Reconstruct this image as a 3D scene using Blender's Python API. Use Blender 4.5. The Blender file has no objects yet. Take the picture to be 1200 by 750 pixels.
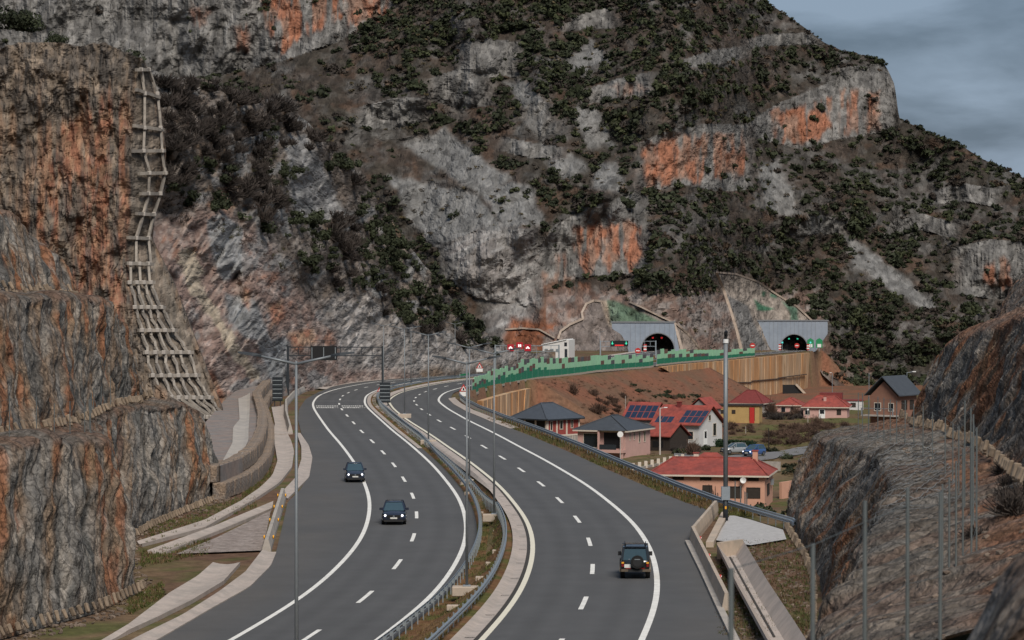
import bpy, bmesh, math, random
import numpy as np
from mathutils import Vector, Matrix
random.seed(7)
R = math.radians
sc = bpy.context.scene
COL = sc.collection
# ------------------------------------------------------------------ camera, world, sun, exposure
FPX, YH = 3200.0, 330.0                 # focal length and horizon row on a 1200 x 750 frame
cam_d = bpy.data.cameras.new('camera')
cam = bpy.data.objects.new('camera', cam_d); COL.objects.link(cam)
cam_d.sensor_width = 36.0; cam_d.lens = FPX * 36.0 / 1200.0
cam_d.clip_start = 0.5; cam_d.clip_end = 20000
cam.location = (0, 0, 0)
cam.rotation_euler = (R(90) - math.atan((375 - YH) / FPX), 0, 0)
cam_d.dof.use_dof = True; cam_d.dof.focus_distance = 240; cam_d.dof.aperture_fstop = 2.8
sc.camera = cam
SUN_EL, SUN_AZ = 46.0, 164.0            # azimuth clockwise from the view direction (+Y)
world = bpy.data.worlds.new('World'); sc.world = world; world.use_nodes = True
wn = world.node_tree.nodes; wl = world.node_tree.links; wn.clear()
def wnode(t, **k):
    n = wn.new(t)
    for a, b in k.items(): setattr(n, a, b)
    return n
sky = wnode('ShaderNodeTexSky', sky_type='NISHITA', sun_disc=False)
sky.sun_elevation = R(SUN_EL); sky.sun_rotation = R(SUN_AZ); sky.air_density = 1.3; sky.dust_density = 1.5; sky.ozone_density = 2.0
tc = wnode('ShaderNodeTexCoord'); mp = wnode('ShaderNodeMapping'); mp.inputs['Scale'].default_value = (1.0, 1.0, 3.2)
mp.inputs['Rotation'].default_value = (0.35, 0.0, 0.0)
n1 = wnode('ShaderNodeTexNoise'); n1.inputs['Scale'].default_value = 8.0; n1.inputs['Detail'].default_value = 7; n1.inputs['Roughness'].default_value = .52
n1.inputs['Distortion'].default_value = .3
n2 = wnode('ShaderNodeTexNoise'); n2.inputs['Scale'].default_value = 13.0; n2.inputs['Detail'].default_value = 6
mxn = wnode('ShaderNodeMath', operation='MULTIPLY_ADD'); mxn.inputs[1].default_value = .35
cr = wnode('ShaderNodeValToRGB')
cr.color_ramp.elements[0].position = .58; cr.color_ramp.elements[0].color = (.95, 1.4, 2.1, 1)
cr.color_ramp.elements[1].position = .77; cr.color_ramp.elements[1].color = (2.3, 3.05, 4.15, 1)
mix = wnode('ShaderNodeMix', data_type='RGBA'); mix.inputs[0].default_value = .88
bg = wnode('ShaderNodeBackground'); bg.inputs['Strength'].default_value = .075
out = wnode('ShaderNodeOutputWorld')
wl.new(tc.outputs['Generated'], mp.inputs['Vector']); wl.new(mp.outputs[0], n1.inputs['Vector']); wl.new(mp.outputs[0], n2.inputs['Vector'])
wl.new(n2.outputs['Fac'], mxn.inputs[0]); wl.new(n1.outputs['Fac'], mxn.inputs[2]); wl.new(mxn.outputs[0], cr.inputs['Fac'])
wl.new(sky.outputs['Color'], mix.inputs[6]); wl.new(cr.outputs['Color'], mix.inputs[7])
wl.new(mix.outputs[2], bg.inputs['Color']); wl.new(bg.outputs[0], out.inputs['Surface'])
sun_d = bpy.data.lights.new('sun', 'SUN'); sun_d.energy = 2.6; sun_d.angle = R(24); sun_d.color = (1.0, .93, .84)
sun = bpy.data.objects.new('sun', sun_d); COL.objects.link(sun)
_sd = Vector((math.sin(R(SUN_AZ)) * math.cos(R(SUN_EL)), math.cos(R(SUN_AZ)) * math.cos(R(SUN_EL)), math.sin(R(SUN_EL))))
sun.rotation_euler = _sd.to_track_quat('Z', 'Y').to_euler()
sc.view_settings.view_transform = 'Standard'; sc.view_settings.look = 'None'
sc.view_settings.exposure = 0.5; sc.view_settings.gamma = 1.0; sc.view_settings.use_curve_mapping = False

# ------------------------------------------------------------------ helpers
def W(px, py, D):
    """world point seen at a photo pixel at distance D"""
    return np.array([(px - 600) / FPX * D, D, -(py - YH) / FPX * D])
def U(px, py, z):
    D = -z * FPX / (py - YH)
    return ((px - 600) / FPX * D, D)
def spline(xs, ys):
    xs = np.asarray(xs, float); ys = np.asarray(ys, float); n = len(xs); h = np.diff(xs)
    A = np.zeros((n, n)); b = np.zeros(n); A[0, 0] = A[-1, -1] = 1
    for i in range(1, n - 1):
        A[i, i-1] = h[i-1]; A[i, i] = 2 * (h[i-1] + h[i]); A[i, i+1] = h[i]
        b[i] = 3 * ((ys[i+1] - ys[i]) / h[i] - (ys[i] - ys[i-1]) / h[i-1])
    c = np.linalg.solve(A, b)
    def f(x):
        x = np.asarray(x, float); i = np.clip(np.searchsorted(xs, x) - 1, 0, n - 2); t = x - xs[i]
        B = (ys[i+1] - ys[i]) / h[i] - h[i] * (2 * c[i] + c[i+1]) / 3; d = (c[i+1] - c[i]) / (3 * h[i])
        return ys[i] + B * t + c[i] * t * t + d * t ** 3
    return f
def _hash(i, j, k, s):
    h = (i.astype(np.int64) * 374761393 + j.astype(np.int64) * 668265263 + k.astype(np.int64) * 2147483647 + s * 144665) & 0xffffffff
    h = ((h ^ (h >> 13)) * 1274126177) & 0xffffffff
    h = (h ^ (h >> 16)) & 0xffffff
    return h / float(0xffffff)
def vnoise(x, y, z=0.0, s=0):
    x, y, z = np.broadcast_arrays(np.asarray(x, float), np.asarray(y, float), np.asarray(z, float))
    i, j, k = np.floor(x), np.floor(y), np.floor(z); u, v, w = x - i, y - j, z - k
    u, v, w = [t * t * (3 - 2 * t) for t in (u, v, w)]
    i, j, k = i.astype(int), j.astype(int), k.astype(int); r = 0
    for a in (0, 1):
        for b in (0, 1):
            for c in (0, 1):
                r = r + _hash(i + a, j + b, k + c, s) * (u if a else 1 - u) * (v if b else 1 - v) * (w if c else 1 - w)
    return r * 2 - 1
def fbm(x, y, z=0.0, s=0, o=5, g=.5):
    r, a, t = 0, 1, 0
    for q in range(o):
        f = 2.03 ** q; r = r + a * vnoise(np.asarray(x) * f, np.asarray(y) * f, np.asarray(z) * f, s + q * 17); t += a; a *= g
    return r / t
def ridged(x, y, z=0.0, s=0, o=4):
    r, a, t = 0, 1, 0
    for q in range(o):
        f = 2.1 ** q; r = r + a * (1 - np.abs(vnoise(np.asarray(x) * f, np.asarray(y) * f, np.asarray(z) * f, s + q * 31))); t += a; a *= .5
    return r / t * 2 - 1
def sstep(a, b, x): t = np.clip((x - a) / (b - a), 0, 1); return t * t * (3 - 2 * t)
def inpoly(px, py, poly, soft=0.0):
    """1 inside the polygon, optionally softened outside over soft pixels"""
    px, py = np.broadcast_arrays(np.asarray(px, float), np.asarray(py, float))
    n = len(poly); ins = np.zeros(px.shape, bool); dist = np.full(px.shape, 1e9)
    for a in range(n):
        x0, y0 = poly[a]; x1, y1 = poly[(a + 1) % n]
        c = ((y0 > py) != (y1 > py)); xx = (x1 - x0) * (py - y0) / ((y1 - y0) or 1e-9) + x0
        ins ^= (c & (px < xx))
        if soft:
            dx, dy = x1 - x0, y1 - y0; t = np.clip(((px - x0) * dx + (py - y0) * dy) / (dx * dx + dy * dy + 1e-9), 0, 1)
            dist = np.minimum(dist, np.hypot(px - x0 - t * dx, py - y0 - t * dy))
    if not soft: return ins.astype(float)
    sd = np.where(ins, dist, -dist)
    return sstep(-soft, soft, sd)
def mesh_np(name, V, F, smooth=False):
    V = np.asarray(V, np.float32).reshape(-1, 3); F = np.asarray(F, np.int32); k = F.shape[1]
    me = bpy.data.meshes.new(name); me.vertices.add(len(V)); me.vertices.foreach_set('co', V.ravel())
    me.loops.add(F.size); me.loops.foreach_set('vertex_index', F.ravel()); me.polygons.add(len(F))
    me.polygons.foreach_set('loop_start', np.arange(0, F.size, k, dtype=np.int32))
    me.polygons.foreach_set('use_smooth', np.full(len(F), bool(smooth)))
    me.update(calc_edges=True); me.validate(); return me
def grid_faces(nu, nv):
    i = np.arange((nu - 1) * (nv - 1)); a = (i // (nv - 1)) * nv + i % (nv - 1)
    return np.stack([a, a + nv, a + nv + 1, a + 1], 1)
def set_col(me, C, name='Col'):
    at = me.color_attributes.new(name, 'FLOAT_COLOR', 'POINT')
    C = np.asarray(C, np.float32).reshape(-1, 3); at.data.foreach_set('color', np.concatenate([C, np.ones((len(C), 1), np.float32)], 1).ravel())
def link(o, parent=None):
    COL.objects.link(o)
    if parent is not None: o.parent = parent
    return o
def tag(o, label=None, cat=None, group=None, kind=None):
    if label: o['label'] = label
    if cat: o['category'] = cat
    if group: o['group'] = group
    if kind: o['kind'] = kind
    return o
def thing(name, label, cat, loc=(0, 0, 0), rz=0.0, group=None):
    o = bpy.data.objects.new(name, None); o.location = loc; o.rotation_euler = (0, 0, rz); o.empty_display_size = .3
    return tag(link(o), label, cat, group)
def obj(name, me, m=None, parent=None):
    o = bpy.data.objects.new(name, me)
    if m is not None:
        me.materials.clear(); me.materials.append(M[m] if isinstance(m, str) else m)
    return link(o, parent)
class MB:
    """collects simple solids into one mesh"""
    def __init__(s): s.v = []; s.f = []
    def add(s, V, F):
        n = len(s.v); s.v += [tuple(map(float, p)) for p in V]; s.f += [tuple(n + i for i in q) for q in F]; return s
    def box(s, a, b):
        x0, y0, z0 = a; x1, y1, z1 = b
        return s.add([(x0,y0,z0),(x1,y0,z0),(x1,y1,z0),(x0,y1,z0),(x0,y0,z1),(x1,y0,z1),(x1,y1,z1),(x0,y1,z1)],
                     [(0,3,2,1),(4,5,6,7),(0,1,5,4),(1,2,6,5),(2,3,7,6),(3,0,4,7)])
    def tube(s, p, q, r0, r1=None, n=8, cap=True):
        r1 = r0 if r1 is None else r1; p = Vector(p); q = Vector(q); d = (q - p).normalized()
        a = d.orthogonal().normalized(); b = d.cross(a); V = []
        for c, r in ((p, r0), (q, r1)):
            for i in range(n):
                t = 2 * math.pi * i / n; V.append(c + (a * math.cos(t) + b * math.sin(t)) * r)
        F = [(i, (i + 1) % n, n + (i + 1) % n, n + i) for i in range(n)]
        if cap: F += [tuple(range(n))[::-1], tuple(range(n, 2 * n))]
        return s.add(V, F)
    def bar(s, p, q, w, h):
        """box beam from p to q, w across, h up"""
        p = Vector(p); q = Vector(q); d = (q - p).normalized(); up = Vector((0, 0, 1))
        if abs(d.z) > .98: up = Vector((0, 1, 0))
        a = d.cross(up).normalized() * (w / 2); b = a.cross(d).normalized() * (h / 2)
        V = [p-a-b, p+a-b, p+a+b, p-a+b, q-a-b, q+a-b, q+a+b, q-a+b]
        return s.add(V, [(0,1,2,3)[::-1],(4,5,6,7)[::-1][::-1],(0,1,5,4),(1,2,6,5),(2,3,7,6),(3,0,4,7)])
    def prism(s, poly, y0, y1):
        """extrude an XZ polygon along y"""
        n = len(poly); V = [(x, y0, z) for x, z in poly] + [(x, y1, z) for x, z in poly]
        return s.add(V, [tuple(range(n)), tuple(range(n, 2 * n))[::-1]] + [(i, i + n, (i + 1) % n + n, (i + 1) % n) for i in range(n)])
    def mesh(s, name, smooth=False):
        me = bpy.data.meshes.new(name); me.from_pydata(s.v, [], s.f); me.update()
        bm = bmesh.new(); bm.from_mesh(me); bmesh.ops.recalc_face_normals(bm, faces=bm.faces); bm.to_mesh(me); bm.free()
        if smooth:
            me.polygons.foreach_set('use_smooth', np.ones(len(me.polygons), bool))
        return me
    def build(s, name, m, parent=None, smooth=False): return obj(name, s.mesh(name, smooth), m, parent)

# ------------------------------------------------------------------ materials
M = {}
def mat(name, c, rough=.8, var=.15, scale=3.0, bump=0.0, bscale=None, metal=0.0, attr=None, c2=None, emit=0.0, detail=6, spec=.3, stretch=None, randobj=0.0, coat=0.0, crack=0.0, crack_s=(1, .8, .75), crack_edge=0.0):
    m = bpy.data.materials.new(name); m.use_nodes = True; nt = m.node_tree; nd = nt.nodes; ln = nt.links; nd.clear()
    o = nd.new('ShaderNodeOutputMaterial'); p = nd.new('ShaderNodeBsdfPrincipled'); ln.new(p.outputs[0], o.inputs[0])
    p.inputs['Roughness'].default_value = rough; p.inputs['Metallic'].default_value = metal; p.inputs['Specular IOR Level'].default_value = spec
    if coat: p.inputs['Coat Weight'].default_value = coat; p.inputs['Coat Roughness'].default_value = .05
    g = nd.new('ShaderNodeNewGeometry') if attr or stretch == 'world' else nd.new('ShaderNodeTexCoord')
    vec = g.outputs['Position'] if attr or stretch == 'world' else g.outputs['Object']
    if stretch and stretch != 'world':
        mpn = nd.new('ShaderNodeMapping'); mpn.inputs['Scale'].default_value = stretch; ln.new(vec, mpn.inputs[0]); vec = mpn.outputs[0]
    nz = nd.new('ShaderNodeTexNoise'); nz.inputs['Scale'].default_value = scale; nz.inputs['Detail'].default_value = detail; nz.inputs['Roughness'].default_value = .72
    ln.new(vec, nz.inputs['Vector'])
    rp = nd.new('ShaderNodeMapRange'); rp.inputs[1].default_value = .3; rp.inputs[2].default_value = .7; rp.inputs[3].default_value = 1 - var; rp.inputs[4].default_value = 1 + var
    ln.new(nz.outputs['Fac'], rp.inputs[0])
    if attr:
        a = nd.new('ShaderNodeAttribute'); a.attribute_name = attr; base = a.outputs['Color']
    elif c2:
        mx = nd.new('ShaderNodeMix'); mx.data_type = 'RGBA'; mx.inputs[6].default_value = (*c, 1); mx.inputs[7].default_value = (*c2, 1)
        n3 = nd.new('ShaderNodeTexNoise'); n3.inputs['Scale'].default_value = scale * .35; n3.inputs['Detail'].default_value = 8; n3.inputs['Roughness'].default_value = .65; ln.new(vec, n3.inputs['Vector'])
        r3 = nd.new('ShaderNodeMapRange'); r3.inputs[1].default_value = .42; r3.inputs[2].default_value = .6; ln.new(n3.outputs['Fac'], r3.inputs[0]); ln.new(r3.outputs[0], mx.inputs[0]); base = mx.outputs[2]
    else:
        rgb = nd.new('ShaderNodeRGB'); rgb.outputs[0].default_value = (*c, 1); base = rgb.outputs[0]
    mu = nd.new('ShaderNodeVectorMath'); mu.operation = 'SCALE'; ln.new(base, mu.inputs[0]); ln.new(rp.outputs[0], mu.inputs['Scale']); last = mu.outputs[0]
    if randobj:
        oi = nd.new('ShaderNodeObjectInfo'); r4 = nd.new('ShaderNodeMapRange'); r4.inputs[3].default_value = 1 - randobj; r4.inputs[4].default_value = 1 + randobj
        ln.new(oi.outputs['Random'], r4.inputs[0]); m4 = nd.new('ShaderNodeVectorMath'); m4.operation = 'SCALE'; ln.new(last, m4.inputs[0]); ln.new(r4.outputs[0], m4.inputs['Scale']); last = m4.outputs[0]
    vh = None
    if crack:
        cm_ = nd.new('ShaderNodeMapping'); cm_.inputs['Scale'].default_value = crack_s; 
        nw = nd.new('ShaderNodeTexNoise'); nw.inputs['Scale'].default_value = crack * 1.3; nw.inputs['Detail'].default_value = 2; ln.new(vec, nw.inputs['Vector'])
        ad = nd.new('ShaderNodeVectorMath'); ad.operation = 'MULTIPLY_ADD'; ad.inputs[1].default_value = (.9 / crack,) * 3; ln.new(nw.outputs['Color'], ad.inputs[0]); ln.new(vec, ad.inputs[2]); ln.new(ad.outputs[0], cm_.inputs[0])
        vo = nd.new('ShaderNodeTexVoronoi'); vo.inputs['Scale'].default_value = crack; ln.new(cm_.outputs[0], vo.inputs['Vector'])
        v2 = nd.new('ShaderNodeTexVoronoi'); v2.inputs['Scale'].default_value = crack * 2.7; ln.new(cm_.outputs[0], v2.inputs['Vector'])
        vs = nd.new('ShaderNodeMath'); vs.operation = 'MULTIPLY_ADD'; vs.inputs[1].default_value = .5; ln.new(v2.outputs['Distance'], vs.inputs[0]); ln.new(vo.outputs['Distance'], vs.inputs[2]); vh = vs.outputs[0]
        v3 = nd.new('ShaderNodeTexVoronoi'); v3.feature = 'DISTANCE_TO_EDGE'; v3.inputs['Scale'].default_value = crack * 1.25; ln.new(cm_.outputs[0], v3.inputs['Vector'])
        r6 = nd.new('ShaderNodeMapRange'); r6.inputs[1].default_value = 0.0; r6.inputs[2].default_value = .10; r6.inputs[3].default_value = 1 - crack_edge; r6.inputs[4].default_value = 1.0; ln.new(v3.outputs['Distance'], r6.inputs[0])
        m6 = nd.new('ShaderNodeVectorMath'); m6.operation = 'SCALE'; ln.new(last, m6.inputs[0]); ln.new(r6.outputs[0], m6.inputs['Scale']); last = m6.outputs[0]
        sp = nd.new('ShaderNodeSeparateColor'); ln.new(v2.outputs['Color'], sp.inputs[0]); r5 = nd.new('ShaderNodeMapRange'); r5.inputs[3].default_value = .72; r5.inputs[4].default_value = 1.28; ln.new(sp.outputs[0], r5.inputs[0])
        m5 = nd.new('ShaderNodeVectorMath'); m5.operation = 'SCALE'; ln.new(last, m5.inputs[0]); ln.new(r5.outputs[0], m5.inputs['Scale']); last = m5.outputs[0]
    ln.new(last, p.inputs['Base Color'])
    if bump:
        nb = nd.new('ShaderNodeTexNoise'); nb.inputs['Scale'].default_value = bscale or scale * 2; nb.inputs['Detail'].default_value = min(detail, 3 if attr else 8); nb.inputs['Roughness'].default_value = .65; ln.new(vec, nb.inputs['Vector'])
        bn = nd.new('ShaderNodeBump'); bn.inputs['Strength'].default_value = 1.0; bn.inputs['Distance'].default_value = bump; 
        if vh is not None:
            sub = nd.new('ShaderNodeMath'); sub.operation = 'MULTIPLY_ADD'; sub.inputs[1].default_value = -.55; ln.new(vh, sub.inputs[0]); ln.new(nb.outputs['Fac'], sub.inputs[2]); ln.new(sub.outputs[0], bn.inputs['Height'])
        else: ln.new(nb.outputs['Fac'], bn.inputs['Height'])
        ln.new(bn.outputs[0], p.inputs['Normal'])
        pass
    if emit:
        p.inputs['Emission Color'].default_value = (*c, 1); p.inputs['Emission Strength'].default_value = emit
    M[name] = m; return m
mat('asphalt', (.08, .08, .08), .85, .09, .30, .004, 30, attr='Col', detail=6)
mat('paint', (.76, .74, .69), .6, .16, 1.5)
mat('paint_worn', (.30, .29, .28), .7, .3, 6.0)
mat('paint_cream', (.72, .67, .54), .6, .08, 4.0)
mat('gutter', (.43, .365, .32), .85, .12, 1.6, .004, 12, c2=(.35, .305, .27))
mat('gutter_joint', (.05, .045, .04), .9, .1)
mat('concrete', (.40, .36, .315), .85, .14, 1.2, .006, 9, c2=(.33, .30, .27))
mat('concrete_warm', (.46, .37, .29), .85, .14, 1.2, .006, 9, c2=(.38, .32, .26))
mat('grid_beam', (.30, .265, .225), .9, .22, .9, .03, 5, c2=(.19, .17, .15))
mat('galv', (.33, .37, .40), .42, .12, 2.0, metal=.55)
mat('galv_dull', (.25, .28, .295), .5, .15, 3.0, metal=.4)
mat('lamp_grey', (.19, .205, .215), .5, .08, 2.0, metal=.3)
mat('dark_steel', (.028, .034, .040), .55, .2, 3.0, metal=.2)
mat('black', (.012, .012, .013), .6, .2)
mat('dark_glass', (.012, .016, .022), .08, .1, spec=.6)
mat('white', (.72, .72, .70), .5, .06, 3.0)
mat('red_sign', (.42, .03, .025), .5, .08)
mat('red_led', (.30, .012, .02), .5, .1, emit=.2)
mat('white_led', (.9, .85, .83), .5, .02, emit=.5)
mat('green_led', (.05, .6, .36), .5, .02, emit=.4)
mat('red_text_led', (.6, .03, .03), .5, .02, emit=.35)
mat('headlight', (.95, .95, 1.0), .3, .01, emit=1.2)
mat('orange', (.75, .36, .03), .5, .05)
mat('terrain', (.2, .2, .2), .95, .34, 1.1, .10, 1.6, attr='Col', spec=.1, detail=4)
mat('terrain_far', (.2, .2, .2), .95, .38, .30, 1.9, .36, attr='Col', spec=.1, detail=3, crack=.20, crack_s=(1, 1, .8), stretch=(1, .22, 1))
mat('terrain_mid', (.2, .2, .2), .95, .40, .65, .75, .85, attr='Col', spec=.1, detail=3, crack=.5, crack_s=(1, 1, .8), stretch=(1, .13, 1))
mat('rock_near', (.2, .2, .2), .92, .34, 1.5, .24, 2.2, attr='Col', spec=.12, detail=3.5, crack=1.3, crack_edge=.5)
mat('leaf', (.05, .06, .03), .75, .25, .8, attr='Col', spec=.15)
mat('leaf_one', (.032, .038, .020), .75, .35, 1.2, spec=.15, randobj=.4)
mat('twig_brown', (.085, .052, .037), .9, .25, 2.0, randobj=.3)
mat('twig_one', (.045, .036, .031), .9, .25, 2.0, randobj=.35)
# ------------------------------------------------------------------ road geometry (plan and profile)
XL = spline([80,100,120,143,160,177.4,194.6,211.7,229.8,247.5,265.9,284.8,304,321.5,339.4,357.3,375.2,393.1,411.1,429.1,447.1,465.1,483.1,501,518.9,536.8,580,637,750,850,900],
            [-21.3,-17.2,-13.7,-10.5,-8.6,-7.5,-7.1,-7.4,-8.3,-9.7,-11.4,-13.4,-15.6,-17.7,-19.7,-21.6,-23.4,-24.9,-25.9,-26.6,-26.8,-26.6,-25.8,-24.4,-22.6,-20.2,-12.8,-.5,21.5,45.2,57.4])
ZL = spline([80,160,195,230,266,304,340,375,411,447,483,519,560,637,750,850,920], [-18.55,-18.5,-18.38,-18.22,-18,-17.77,-17.56,-17.55,-17.75,-18.2,-18.7,-19.15,-19.9,-21.2,-22.2,-22.1,-22])
XR = spline([60,80,95,110,129,144,161,179,196,213.5,231,249,268,287,305,323,341,359,377,395,412.6,430.6,448.6,466.6,484.6,502.5,520.4,560,637,750,850,1009,1060],
            [-9.5,-4.9,-2,.2,2.4,3.8,4.75,5.1,4.8,3.9,2.7,1.1,-.8,-2.9,-4.9,-7,-9.1,-10.9,-12.5,-13.8,-14.8,-15.2,-15.2,-14.8,-13.7,-12.1,-10,-3.6,12,37,62,104,117.5])
ZR = spline([60,144,179,213,249,287,340,376,412,448,484,520,560,637,750,850,1009,1060], [-16.75,-16.95,-17.15,-17.28,-17.36,-17.4,-17.4,-17.62,-18.05,-18.56,-19.07,-19.45,-20,-21.3,-22.8,-23.8,-25.5,-26])
def slope_of(f, Y): return (f(Y + 1) - f(Y - 1)) / 2
def at_off(f, Y, off): return f(Y) + off * np.sqrt(1 + slope_of(f, Y) ** 2)
def railL(Y): return at_off(XL, Y, 4.75 + .85 * sstep(270, 310, Y))
def US(px, py, zf):
    z = -18.0
    for _ in range(8):
        X, Y = U(px, py, z); z = float(zf(np.clip(Y, 80, 1060)))
    return X, Y, z
def line_fn(pts, zf):
    q = sorted([(US(x, y, zf)[1], US(x, y, zf)[0]) for x, y in pts]); ys = [a for a, _ in q]; xs = [b for _, b in q]
    return lambda Y: np.interp(Y, ys, xs)
LEFT_EDGE_PX = [(20,830),(100,795),(185,750),(240,718),(280,696),(310,669),(323,648),(331,615),(337,588),(350,576),(362,558),(366,538),(363,524),(353,508),(349,492),(350,480),(358,468),(374,459),(396,451.5),(440,444),(500,437.5)]
_le = line_fn(LEFT_EDGE_PX, ZL)
def left_edge(Y):
    far = at_off(XL, Y, -6.6); return np.where(Y > 500, far, np.where(Y > 470, _le(Y) + (far - _le(Y)) * (Y - 470) / 30, _le(Y)))
GUARD_PX = [(928,622),(880,607.5),(839,595),(800,580),(760,563.5),(720,546.5),(700,537.5),(683,530),(640,512.5),(590,494),(560,482),(545,474),(538,468)]
_gd = line_fn(GUARD_PX, ZR); _gp = [US(x, y, ZR) for x, y in GUARD_PX]
GY0, GY1 = _gp[0][1], _gp[-1][1]
def guard_x(Y):
    far = at_off(XR, Y, 6.6); return np.where(Y > GY1 + 40, far, np.where(Y > GY1, _gd(GY1) + (far - _gd(GY1)) * np.clip((Y - GY1) / 40, 0, 1), _gd(Y)))
BARRIER_R_PX = [(905,800),(868,750),(845,707),(812,634),(838,597)]
_br = line_fn(BARRIER_R_PX, ZR)
_bry = US(838, 597, ZR)[1]
def right_edge(Y):
    k = sstep(_bry - 3, _bry + 6, Y); g = guard_x(np.maximum(Y, GY0)) - 1.35
    g = np.where(Y > 600, at_off(XR, Y, 5.6), g)
    return _br(np.minimum(Y, _bry)) * (1 - k) + g * k
def zroad(X, Y):
    xl, xr = XL(np.clip(Y, 80, 900)), XR(np.clip(Y, 60, 1060)); zl, zr = ZL(np.clip(Y, 80, 920)), ZR(np.clip(Y, 60, 1060))
    t = np.clip((X - (xl + 5.6)) / np.maximum((xr - 5.6) - (xl + 5.6), .5), 0, 1); return zl + (zr - zl) * t
village_z = lambda Y: np.interp(Y, [100,200,260,330,400,440,570,650,800,1000,1400], [-19,-22,-25.5,-26.8,-25.6,-26.6,-29.2,-31.4,-35.5,-38.5,-44])
def zground(X, Y):
    X, Y = np.broadcast_arrays(np.asarray(X, float), np.asarray(Y, float))
    zr = zroad(X, Y) - .10
    gx = guard_x(np.clip(Y, GY0, 1060)) + 1.4; vz = village_z(Y) + .35 * fbm(X / 14, Y / 14, 0, 5, 4)
    sl = np.interp(Y, [180, 330, 455, 458, 545, 560, 640, 790, 800, 1012, 1020], [.62, .62, .8, 60, 60, .6, .5, .55, 60, 60, 1.0])
    fall = np.maximum(zr - (X - gx) * sl + .35 * fbm(X / 6, Y / 6, 0, 9, 3) * sstep(1, 5, X - gx), np.minimum(vz, zr))
    z = np.where(X > gx, fall, zr)
    keep = 1 - sstep(196, 216, Y)                     # beside the near cut the verge stays level
    z = z * (1 - keep) + zr * keep
    k2 = sstep(60, 220, X - gx); z = z * (1 - k2) + np.minimum(z, vz - .02 * (X - gx)) * k2
    z = np.where(Y > 1015, np.minimum(z, -24 - .05 * (Y - 1015)), z)
    return z
def ribbon(name, m, Ys, fa, fb, zf, dz=0.0, parent=None, n=2, camber=None):
    Ys = np.asarray(Ys, float); A = fa(Ys); B = fb(Ys); t = np.linspace(0, 1, n)
    X = A[:, None] + (B - A)[:, None] * t[None]; Y = np.repeat(Ys[:, None], n, 1)
    Z = (zf(X, Y) if zf is zroad else np.repeat(zf(Ys)[:, None], n, 1)) + dz
    if camber is not None: Z = Z + np.asarray(camber)[None]
    return obj(name, mesh_np(name, np.stack([X, Y, Z], -1), grid_faces(len(Ys), n)[:, ::-1]), m, parent)
# ------------------------------------------------------------------ ground sheet
def mixc(a, b, t): return np.asarray(a) * (1 - t[..., None]) + np.asarray(b) * t[..., None]
gxs = np.unique(np.concatenate([np.arange(-4000, -120, 400), np.arange(-120, -50, 5), np.arange(-50, 140, 1.5), np.arange(140, 320, 6), np.arange(320, 6000, 400)]))
gys = np.unique(np.concatenate([np.arange(-400, 60, 40), np.arange(60, 640, 2.0), np.arange(640, 1080, 4), np.arange(1080, 1500, 40), np.arange(1500, 9000, 500)]))
GXX, GYY = np.meshgrid(gxs, gys, indexing='ij'); GZ = zground(GXX, GYY)
GZ = np.where((GYY < 100), np.minimum(GZ, -17), GZ)
gx_ = guard_x(np.clip(GYY, GY0, 1060)); rel = GXX - gx_
nA = fbm(GXX / 9, GYY / 9, 0, 3, 5); nB = fbm(GXX / 2.2, GYY / 2.2, 0, 8, 4)
soil, grass, dry = (.125, .075, .050), (.085, .085, .032), (.15, .105, .06)
C = mixc(soil, dry, sstep(-.25, .3, nA)); C = mixc(C, grass, sstep(.05, .35, nB + .25 * nA))
emb = sstep(0, 3, rel) * sstep(440, 500, GYY)
red = mixc((.20, .085, .052), (.15, .085, .055), sstep(-.3, .3, fbm(GXX / 4, GYY / 12, 0, 13, 5)))
C = mixc(C, red, emb * .9)
far_g = sstep(400, 470, GYY) * sstep(25, 40, rel) * (1 - emb * (rel < 45))
C = mixc(C, mixc((.10, .10, .035), (.13, .085, .045), sstep(-.2, .25, nA)), np.clip(far_g, 0, 1))
gme = mesh_np('ground', np.stack([GXX, GYY, GZ], -1), grid_faces(len(gxs), len(gys)), True); set_col(gme, C)
tag(obj('ground', gme, 'terrain'), kind='structure')
# ------------------------------------------------------------------ roads with markings
YsL = np.concatenate([np.arange(90, 560, 2.5), np.arange(560, 872, 6)]); YsR = np.concatenate([np.arange(70, 560, 2.5), np.arange(560, 1036, 6)])
roadL = tag(ribbon('road', 'asphalt', YsL, left_edge, lambda Y: at_off(XL, Y, 4.6), zroad, 0, n=41), kind='structure')
roadR = tag(ribbon('road', 'asphalt', YsR, lambda Y: at_off(XR, Y, -4.2), right_edge, zroad, 0.002, n=41), kind='structure')
for rd, f in ((roadL, XL), (roadR, XR)):      # polished wheel paths, oily lane centres, dusty shoulders, patched joints
    c = np.empty((len(rd.data.vertices), 3), np.float32); rd.data.vertices.foreach_get('co', c.ravel()); x, y = c[:, 0], c[:, 1]; off = (x - f(y)) / np.sqrt(1 + slope_of(f, y) ** 2)
    lane = np.abs(off) - 1.87; k = 1 + .075 * np.exp(-((np.abs(lane) - .85) / .32) ** 2) * (np.abs(off) < 3.6) - .07 * np.exp(-(lane / .35) ** 2) + .05 * fbm(x / 5, y / 22, 0, 701, 4) + .05 * fbm(x / 1.6, y / 4, 0, 703, 3)
    C_ = np.array((.083, .0825, .083))[None] * k[:, None]; sh = sstep(4.0, 6.5, np.abs(off)) * (.45 + .5 * fbm(x / 3, y / 7, 0, 705, 3)); C_ = mixc(C_, np.array((.105, .096, .088)), np.clip(sh, 0, 1) * .8); set_col(rd.data, C_)
def solid(road, f, off, w, Ys, m='paint'):
    ribbon('edge_line', m, Ys, lambda Y: at_off(f, Y, off - w / 2), lambda Y: at_off(f, Y, off + w / 2), zroad, .009, road)
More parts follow.
